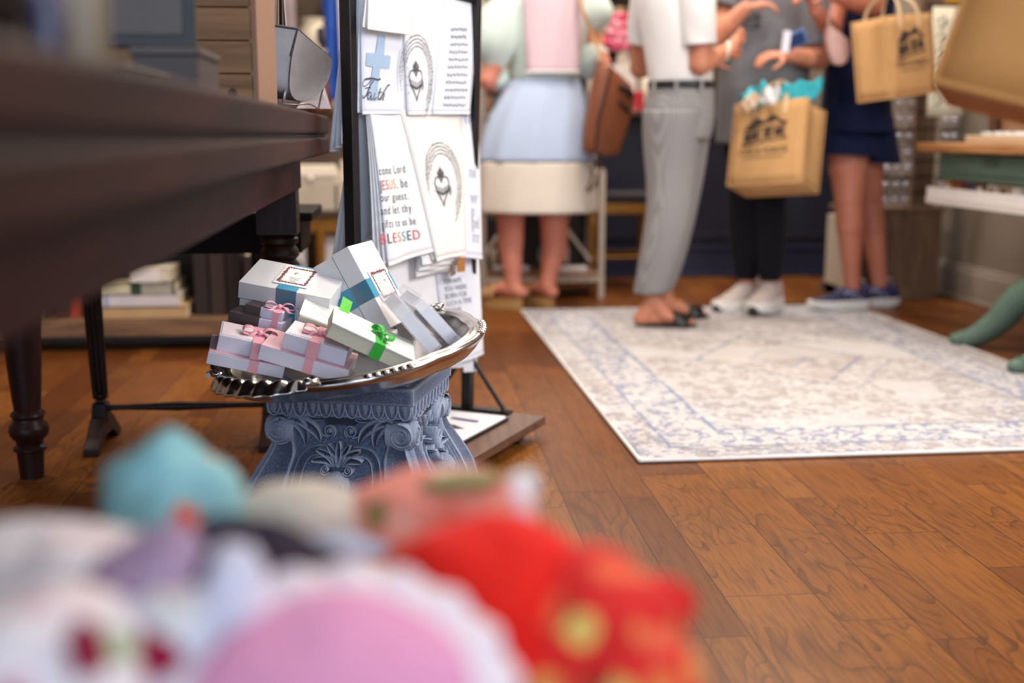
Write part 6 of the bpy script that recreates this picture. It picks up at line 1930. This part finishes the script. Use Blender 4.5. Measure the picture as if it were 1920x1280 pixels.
m.build('peg_rail', M_black, tw)
M_cry = plain('silver_crystal', srgb(222, 220, 226), .12, .6, var=.3, scale=60)
ords = ['lowest', 'second lowest', 'third lowest', 'fourth lowest', 'fifth lowest', 'fifth highest', 'fourth highest', 'third highest', 'second highest', 'highest']
random.seed(31)
for side, cols_ in (('left', (2.275, 2.325, 2.375)), ('right', (2.55, 2.59))):
    for ci, x in enumerate(cols_):
        for r in range(8):
            z = .465 + .075 * r
            o = thing('silver_packet', 'silver trinket packet %s of the oak column, %s column counting outwards, %s row' % (side, ['third', 'second', 'first'][ci] if side == 'left' else ['first', 'second'][ci], ords[r if r < 5 else r + 2]), 'trinket', (x + random.uniform(-.004, .004), 5.405, z), group='silver packets on the oak tower')
            MB().box((0, 0.004, .006), (.040, .003, .058)).build('backing_card', plain('packet_card_%d' % (r % 3), [srgb(150, 142, 146), srgb(84, 78, 84), srgb(190, 182, 186)][r % 3], .5), o)
            MB().ball((0, -.004, 0), (.018, .010, .018), 10, 6).build('crystal', M_cry, o, smooth=True)
# dark board and cream banner
o = wthing('cream_banner', 'brightly lit cream banner with dark script behind the oak column', 'banner', (2.36, 5.03, 0))
bn_ = MB().grid(lambda u, v: Vector((2.27 + .16 * u, 5.0 + .004 * math.sin(u * 9), 1.31 - .46 * v)), 8, 8).build('banner_cloth', cloth('cream_canvas', srgb(246, 234, 206)), o, smooth=True, solid=.003)
m = MB()
fn = lambda u, v, n: Vector((2.27 + u, 4.992 - n, 1.31 + v))
for q in range(6):
    stroke(m, [(.02, -.06 - .065 * q), (.05, -.035 - .065 * q), (.055, -.075 - .065 * q), (.03, -.09 - .065 * q), (.07, -.06 - .065 * q)], .006, fn)
m.build('dark_script', plain('banner_ink', srgb(60, 54, 46), .8), o)
MB().tube([(2.25, 5.01, 1.315), (2.655, 5.01, 1.315)], .008, 8).build('banner_rod', M_black, o)
o = wthing('yellow_cushion', 'yellow cushion resting on the rod above the cream banner', 'cushion', (2.36, 5.0, 1.42))
MB().ball((2.37, 5.0, 1.385), (.08, .04, .065), 16, 10).build('cushion_cover', cloth('mustard_cotton', srgb(238, 178, 60)), o, smooth=True)
MB().tube([(2.37 + .078 * math.cos(a), 5.0, 1.385 + .063 * math.sin(a)) for a in [2 * math.pi * k / 24 for k in range(25)]], .004, 6).build('piping', cloth('mustard_piping', srgb(206, 140, 40)), o)
# green console table
M_gr = plain('chalky_green_paint', srgb(90, 114, 100), .65, var=.16, scale=18)
M_top = wood('honey_pine', srgb(132, 88, 50), srgb(186, 134, 84), axis=1, scale=4, rough=.5, stretch=10)
gt_ = wthing('green_console', 'green painted pedestal console with honey pine top along the right wall', 'table', (2.36, 3.7, 0))
MB().box((2.34, 3.66, .722), (.62, 1.80, .036)).build('table_top', M_top, gt_, bevel=.008)
MB().box((2.36, 3.66, .655), (.52, 1.66, .098)).build('apron', M_gr, gt_, bevel=.004)
d_ = MB().box((2.095, 4.05, .66), (.014, .56, .066)).build('drawer', M_gr, gt_, bevel=.003)
MB().tube([(2.084, 4.0, .668), (2.076, 4.0, .668), (2.076, 4.10, .668), (2.084, 4.10, .668)], .005, 8).build('handle', plain('worn_green_pull', srgb(84, 96, 76), .5), d_)
MB().box((2.36, 3.66, .604), (.50, 1.62, .010)).build('moulding', plain('worn_green_edge', srgb(128, 146, 122), .6), gt_)
MB().lathe([(.11, .24), (.12, .27), (.07, .30), (.055, .36), (.085, .45), (.06, .55), (.09, .60)], (2.44, 3.66, 0), 24).build('column', M_gr, gt_, smooth=True)
for pts in ([(2.035, 4.10, .028), (2.06, 4.085, .030), (2.10, 4.06, .055), (2.145, 4.02, .11), (2.185, 3.97, .19), (2.25, 3.90, .255), (2.34, 3.80, .275), (2.42, 3.70, .27)],
            [(1.985, 3.58, .028), (2.02, 3.585, .03), (2.07, 3.59, .055), (2.13, 3.60, .12), (2.20, 3.615, .20), (2.30, 3.635, .26), (2.42, 3.655, .27)],
            [(2.35, 3.22, .028), (2.36, 3.25, .03), (2.37, 3.30, .055), (2.38, 3.36, .12), (2.40, 3.45, .20), (2.42, 3.55, .26), (2.43, 3.64, .27)]):
    pp = crom(pts, 5)
    n_ = len(pp)
    rad = [.030 if i < 3 else lerp(.026, .050, min(1, i / (n_ * .6))) for i in range(n_)]
    MB().tube(pp, rad, 12, flat=1.15).ball(pp[0], (.036, .036, .026), 14, 8).build('leg', M_gr, gt_, smooth=True)
M_wh = plain('white_tray_board', srgb(216, 208, 204), .5, var=.04)
dp = wthing('display_tray', 'white hanging display tray of small boxes under the green console apron', 'tray', (2.2, 3.8, .52))
MB().box((2.25, 3.90, .518), (.34, 1.30, .030)).build('tray_floor', M_wh, dp, bevel=.002)
MB().box((2.088, 3.90, .545), (.008, 1.30, .046)).build('front_lip', plain('tray_lip', srgb(230, 224, 222), .5), dp)
MB().box((2.41, 3.90, .565), (.012, 1.30, .07)).build('back_board', M_wh, dp)
random.seed(17)
pc = [(srgb(186, 70, 56), 'red'), (srgb(206, 150, 70), 'orange'), (srgb(120, 64, 60), 'maroon'), (srgb(226, 214, 206), 'white'), (srgb(200, 172, 140), 'tan'), (srgb(228, 200, 190), 'blush'), (srgb(110, 90, 120), 'purple')]
seqs = [1, 0, 6, 2, 3, 4, 3, 5, 4, 3, 0, 5]
for k in range(12):
    cc, nmc = pc[seqs[k]]
    y = 4.46 - k * .088
    o = thing('small_box', '%s trinket box in the display tray, %s from the oak tower end' % (nmc, ['first', 'second', 'third', 'fourth', 'fifth', 'sixth', 'seventh', 'eighth', 'ninth', 'tenth', 'eleventh', 'twelfth'][k]), 'box', (2.15, y, .5335), group='trinket boxes in the display tray')
    MB().box((0, 0, .030), (.05, .072, .060)).build('box_body', plain('tbox_' + nmc, cc, .6, var=.25, scale=90), o, bevel=.002)
    MB().box((-.0258, 0, .03), (.001, .04, .036)).build('picture_label', plain('tlabel_%d' % (k % 3), [srgb(236, 226, 214), srgb(160, 120, 80), srgb(90, 70, 60)][k % 3], .6), o)
# on the console
o = wthing('glass_bead_tray', 'pale tray of glassy beads on the green console top', 'tray', (2.3, 4.1, .74))
MB().box((2.27, 4.08, .755), (.30, .50, .028)).build('tray_body', plain('pale_wood_tray', srgb(206, 180, 150), .6), o, bevel=.003)
m = MB()
random.seed(8)
for q in range(70):
    m.ball((2.27 + random.uniform(-.13, .13), 4.08 + random.uniform(-.23, .23), .774), .010, 8, 6)
b_ = m.build('beads', glass('bead_glass'), o, smooth=True)
b_['kind'] = 'stuff'
o = thing('sage_box', 'sage green lidded box stacked on the green console near the wall', 'box', (2.50, 4.0, .7405))
MB().box((0, 0, .07), (.18, .24, .14)).build('box_base', plain('sage_card', srgb(112, 116, 92), .7), o, bevel=.003)
MB().box((0, 0, .155), (.19, .25, .03)).build('lid', plain('tan_lid', srgb(206, 176, 140), .6), o, bevel=.003)
for k, (y, h, lab) in enumerate([(4.46, .30, 'dark wooden upright block at the far end of the green console'), (4.36, .24, 'paler wooden upright block second from the far end of the console')]):
    o = thing('wooden_riser', lab, 'riser', (2.42, y, .7405), group='wooden risers on the console')
    MB().box((0, 0, h / 2), (.26, .05, h)).build('riser_board', wood('riser_%d' % k, [srgb(72, 48, 34), srgb(118, 82, 58)][k], [srgb(110, 78, 56), srgb(160, 118, 84)][k], axis=2, scale=4), o, bevel=.003)
    MB().box((0, 0, .01), (.28, .08, .02)).build('riser_foot', M_oak, o)

# ------------------------------------------------------------------ heap of patterned cloth goods near the camera
dt = wthing('display_table', 'low white display table under the heap of patterned cloth goods', 'table', (-.12, .62, 0))
MB().box((-.14, .60, .415), (.58, .62, .03)).build('table_top', plain('display_table_white', srgb(226, 216, 208), .6), dt, bevel=.004)
for x in (-.39, .11):
    for y in (.33, .87):
        MB().box((x, y, .20), (.04, .04, .40)).build('leg', plain('display_table_white', srgb(226, 216, 208), .6), dt)
m1 = printed('teal_floral', [srgb(232, 120, 60), srgb(150, 210, 214), srgb(244, 200, 170), srgb(226, 80, 60), srgb(140, 204, 210)], 22, srgb(150, 208, 214), .22)
m2 = printed('white_floral', [srgb(226, 130, 160), srgb(240, 190, 206), srgb(170, 190, 150), srgb(150, 40, 60), srgb(244, 226, 226)], 24, srgb(240, 228, 230), .36)
m3 = cloth('mauve_gauze', srgb(190, 160, 184), c2=srgb(166, 132, 160))
m4 = cloth('charcoal_violet_cotton', srgb(58, 46, 66), c2=srgb(34, 26, 34))
m5 = cloth('lilac_white_cotton', srgb(226, 220, 234))
m6 = cloth('oat_cotton', srgb(226, 212, 198))
m7 = printed('salmon_floral', [srgb(240, 130, 110), srgb(250, 180, 160), srgb(236, 104, 84), srgb(150, 130, 80), srgb(246, 196, 170)], 26, srgb(246, 150, 130), .40)
m8 = cloth('scarlet_cotton', srgb(248, 44, 30), c2=srgb(232, 28, 22))
gg = NT('pink_gingham', .9)
gx, gy, gz = gg.xyz()
qa = gg.math('GREATER_THAN', gg.math('SINE', gg.math('MULTIPLY', gx, 1500.0)), 0)
qb = gg.math('GREATER_THAN', gg.math('SINE', gg.math('MULTIPLY', gg.math('ADD', gy, gz), 1500.0)), 0)
gg.base(gg.mix(gg.math('MULTIPLY', gg.math('ADD', qa, qb), .5), srgb(246, 186, 212), srgb(232, 122, 170)))
m9 = gg.mat
m10 = printed('red_gold_print', [srgb(240, 150, 80), srgb(236, 120, 60), srgb(150, 10, 14), srgb(244, 100, 60), srgb(222, 180, 90)], 34, srgb(228, 34, 28), .52)
m11 = cloth('bright_red_satin', srgb(244, 34, 38), c2=srgb(190, 18, 24))
m12 = printed('white_red_sprig', [srgb(226, 60, 60), srgb(246, 240, 240), srgb(240, 160, 170)], 50, srgb(246, 240, 238), .2)
m13 = cloth('magenta_cotton', srgb(150, 24, 60))
def bundle(name, label, c, r, mat, seed, parts=(), rot=(0, 0, 0), amp=.16, cat='cloth'):
    """a softly crumpled bundle of cloth"""
    o = thing(name, label, cat, c, rot, 'heap of patterned cloth goods')
    def blob(cc, rr, sd, am):
        m = MB()
        n_, k_ = 36, 24
        def pt(u, v):
            a, b = 2 * math.pi * u, math.pi * (v - .5)
            d = Vector((math.cos(b) * math.cos(a), math.cos(b) * math.sin(a), math.sin(b)))
            f = 1 + am * (mnoise.noise(d * 1.6 + Vector((sd, 0, 0))) * 1.3 + .5 * mnoise.noise(d * 4 + Vector((0, sd, 0))))
            return Vector(cc) + Vector((d.x * rr[0], d.y * rr[1], d.z * rr[2])) * f
        m.grid(pt, n_, k_)
        return m
    blob((0, 0, 0), r, seed, amp).build('cloth_body', mat, o, smooth=True, angle=180)
    for nm, cc, rr, mm in parts:
        blob(cc, rr, seed + 3.3, amp).build(nm, mm, o, smooth=True, angle=180)
    return o
bundle('knotted_headband', 'teal floral cloth headband standing highest in the heap', P(322, 965, .74), (.046, .04, .050), m1, 1.0, [('orange_rosette', (.012, -.036, .006), (.012, .008, .012), plain('orange_cotton', srgb(232, 92, 48), .8)), ('band_tail', (-.042, -.01, -.028), (.030, .022, .024), m1)])
bundle('knotted_headband', 'white cloth with pink and green flowers at the left of the heap', P(105, 1135, .62), (.066, .06, .048), m2, 2.0, [('ruffle', (.02, -.03, -.03), (.05, .04, .03), m2)])
bundle('cloth_pouch', 'white floral cloth pouch at the lower left corner of the picture', P(40, 1290, .52), (.06, .05, .045), m2, 2.7, [('drawcord_end', (.035, -.02, .02), (.010, .010, .02), m13)])
bundle('gauze_scarf', 'mauve gauze cloth crossing the left of the heap', P(225, 1130, .58), (.055, .03, .022), m3, 3.0, [('scarf_fold', (-.025, -.01, -.012), (.03, .025, .014), m3)], rot=(0, -.65, .2))
bundle('knotted_headband', 'charcoal violet cloth band in the middle of the heap', P(478, 1058, .60), (.048, .028, .022), m4, 4.0, [('knot', (-.012, -.02, -.004), (.018, .016, .02), m4)], rot=(0, .22, 0))
bundle('hair_scrunchie', 'small lilac white cloth knot in front of the charcoal violet band', P(442, 1110, .55), (.015, .02, .024), m5, 5.0, [('ruffle', (-.012, -.01, -.02), (.022, .018, .014), m5)])
bundle('folded_bib', 'oat coloured folded cloth between teal floral and salmon pieces', P(560, 985, .80), (.060, .045, .030), m6, 6.0, [('bib_edge', (.02, -.04, -.004), (.045, .012, .012), plain('pale_blue_edge', srgb(214, 222, 238), .8))], amp=.10)
bundle('floral_pouch', 'salmon floral cloth pouch at the back right of the heap', P(815, 970, .80), (.070, .045, .035), m7, 7.0, [('sage_leaf_trim', (.022, -.02, .03), (.028, .015, .006), plain('sage_trim', srgb(150, 140, 90), .8))], rot=(0, -.08, 0), amp=.12)
bundle('knotted_headband', 'scarlet red cloth headband, largest plain red piece of the heap', P(900, 1100, .62), (.062, .045, .036), m8, 8.0, [('band_tail', (-.055, -.005, -.008), (.040, .025, .016), m8), ('lower_fold', (.022, -.02, -.04), (.045, .03, .034), m8)], rot=(0, -.18, 0), amp=.14)
bundle('red_print_pouch', 'red and gold patterned cloth pouch at the right of the heap', P(1120, 1180, .60), (.046, .04, .044), m10, 9.0, [('pouch_fold', (-.01, -.02, -.04), (.045, .03, .03), m10)], rot=(0, .3, 0))
bundle('satin_bow', 'bright red satin cloth bow at the far right end of the heap', P(1228, 1140, .62), (.022, .02, .019), m11, 10.0, [('bow_tail', (-.004, -.01, -.03), (.020, .015, .02), m11)])
bundle('red_print_pouch', 'dark red patterned cloth at the bottom right edge of the heap', P(1190, 1290, .56), (.036, .03, .034), m10, 11.5, [('gold_trim', (-.01, -.02, .01), (.010, .008, .010), plain('gold_cotton', srgb(214, 178, 92), .7))])
bundle('hair_scrunchie', 'white cloth scrunchie with red sprigs left of the pink gingham', P(340, 1190, .55), (.030, .03, .022), m12, 12.0, [('ruffle', (-.03, -.01, .005), (.025, .02, .018), m5)])
bundle('hair_scrunchie', 'dark magenta cloth scrap under the mauve gauze', P(280, 1228, .53), (.020, .02, .014), m13, 13.0, [('ruffle', (-.02, 0, .006), (.014, .012, .012), m13)])
# round gingham bib with a pale scalloped border
bb = thing('gingham_bib', 'round pink gingham bib with white scalloped border in front of the heap', 'bib', P(625, 1310, .50), (math.radians(38), 0, 0), 'heap of patterned cloth goods')
m = MB()
def dome(u, v, r=.055):
    a = 2 * math.pi * u
    q = v * r
    return Vector((q * 1.15 * math.cos(a), q * math.sin(a), .012 * (1 - v * v) + .0015 * math.sin(a * 5) * v))
m.grid(lambda u, v: dome(u, max(v, .001)), 48, 10)
m.build('gingham_centre', m9, bb, smooth=True, solid=.002)
m = MB()
def scal(u, v):
    a = 2 * math.pi * u
    q = lerp(.054, .073 + .003 * abs(math.sin(a * 9)), v)
    return Vector((q * 1.15 * math.cos(a), q * math.sin(a), -.001 - .008 * v + .003 * math.sin(a * 18) * v))
m.grid(scal, 180, 5)
m.build('scalloped_border', cloth('pale_pink_eyelet', srgb(246, 228, 234)), bb, smooth=True, solid=.002)
o = wthing('ornament_ball', 'small shiny white bauble on stick at the back right tip of the heap', 'ornament', P(980, 915, .66))
c = P(980, 912, .66)
MB().ball(c, .009, 16, 10).build('bauble', plain('pearl_white', srgb(246, 242, 236), .12), o, smooth=True)
MB().lathe([(.007, -.045), (.007, -.004)], c, 12).build('stick', plain('stick_white', srgb(240, 226, 220), .5), o, smooth=True)
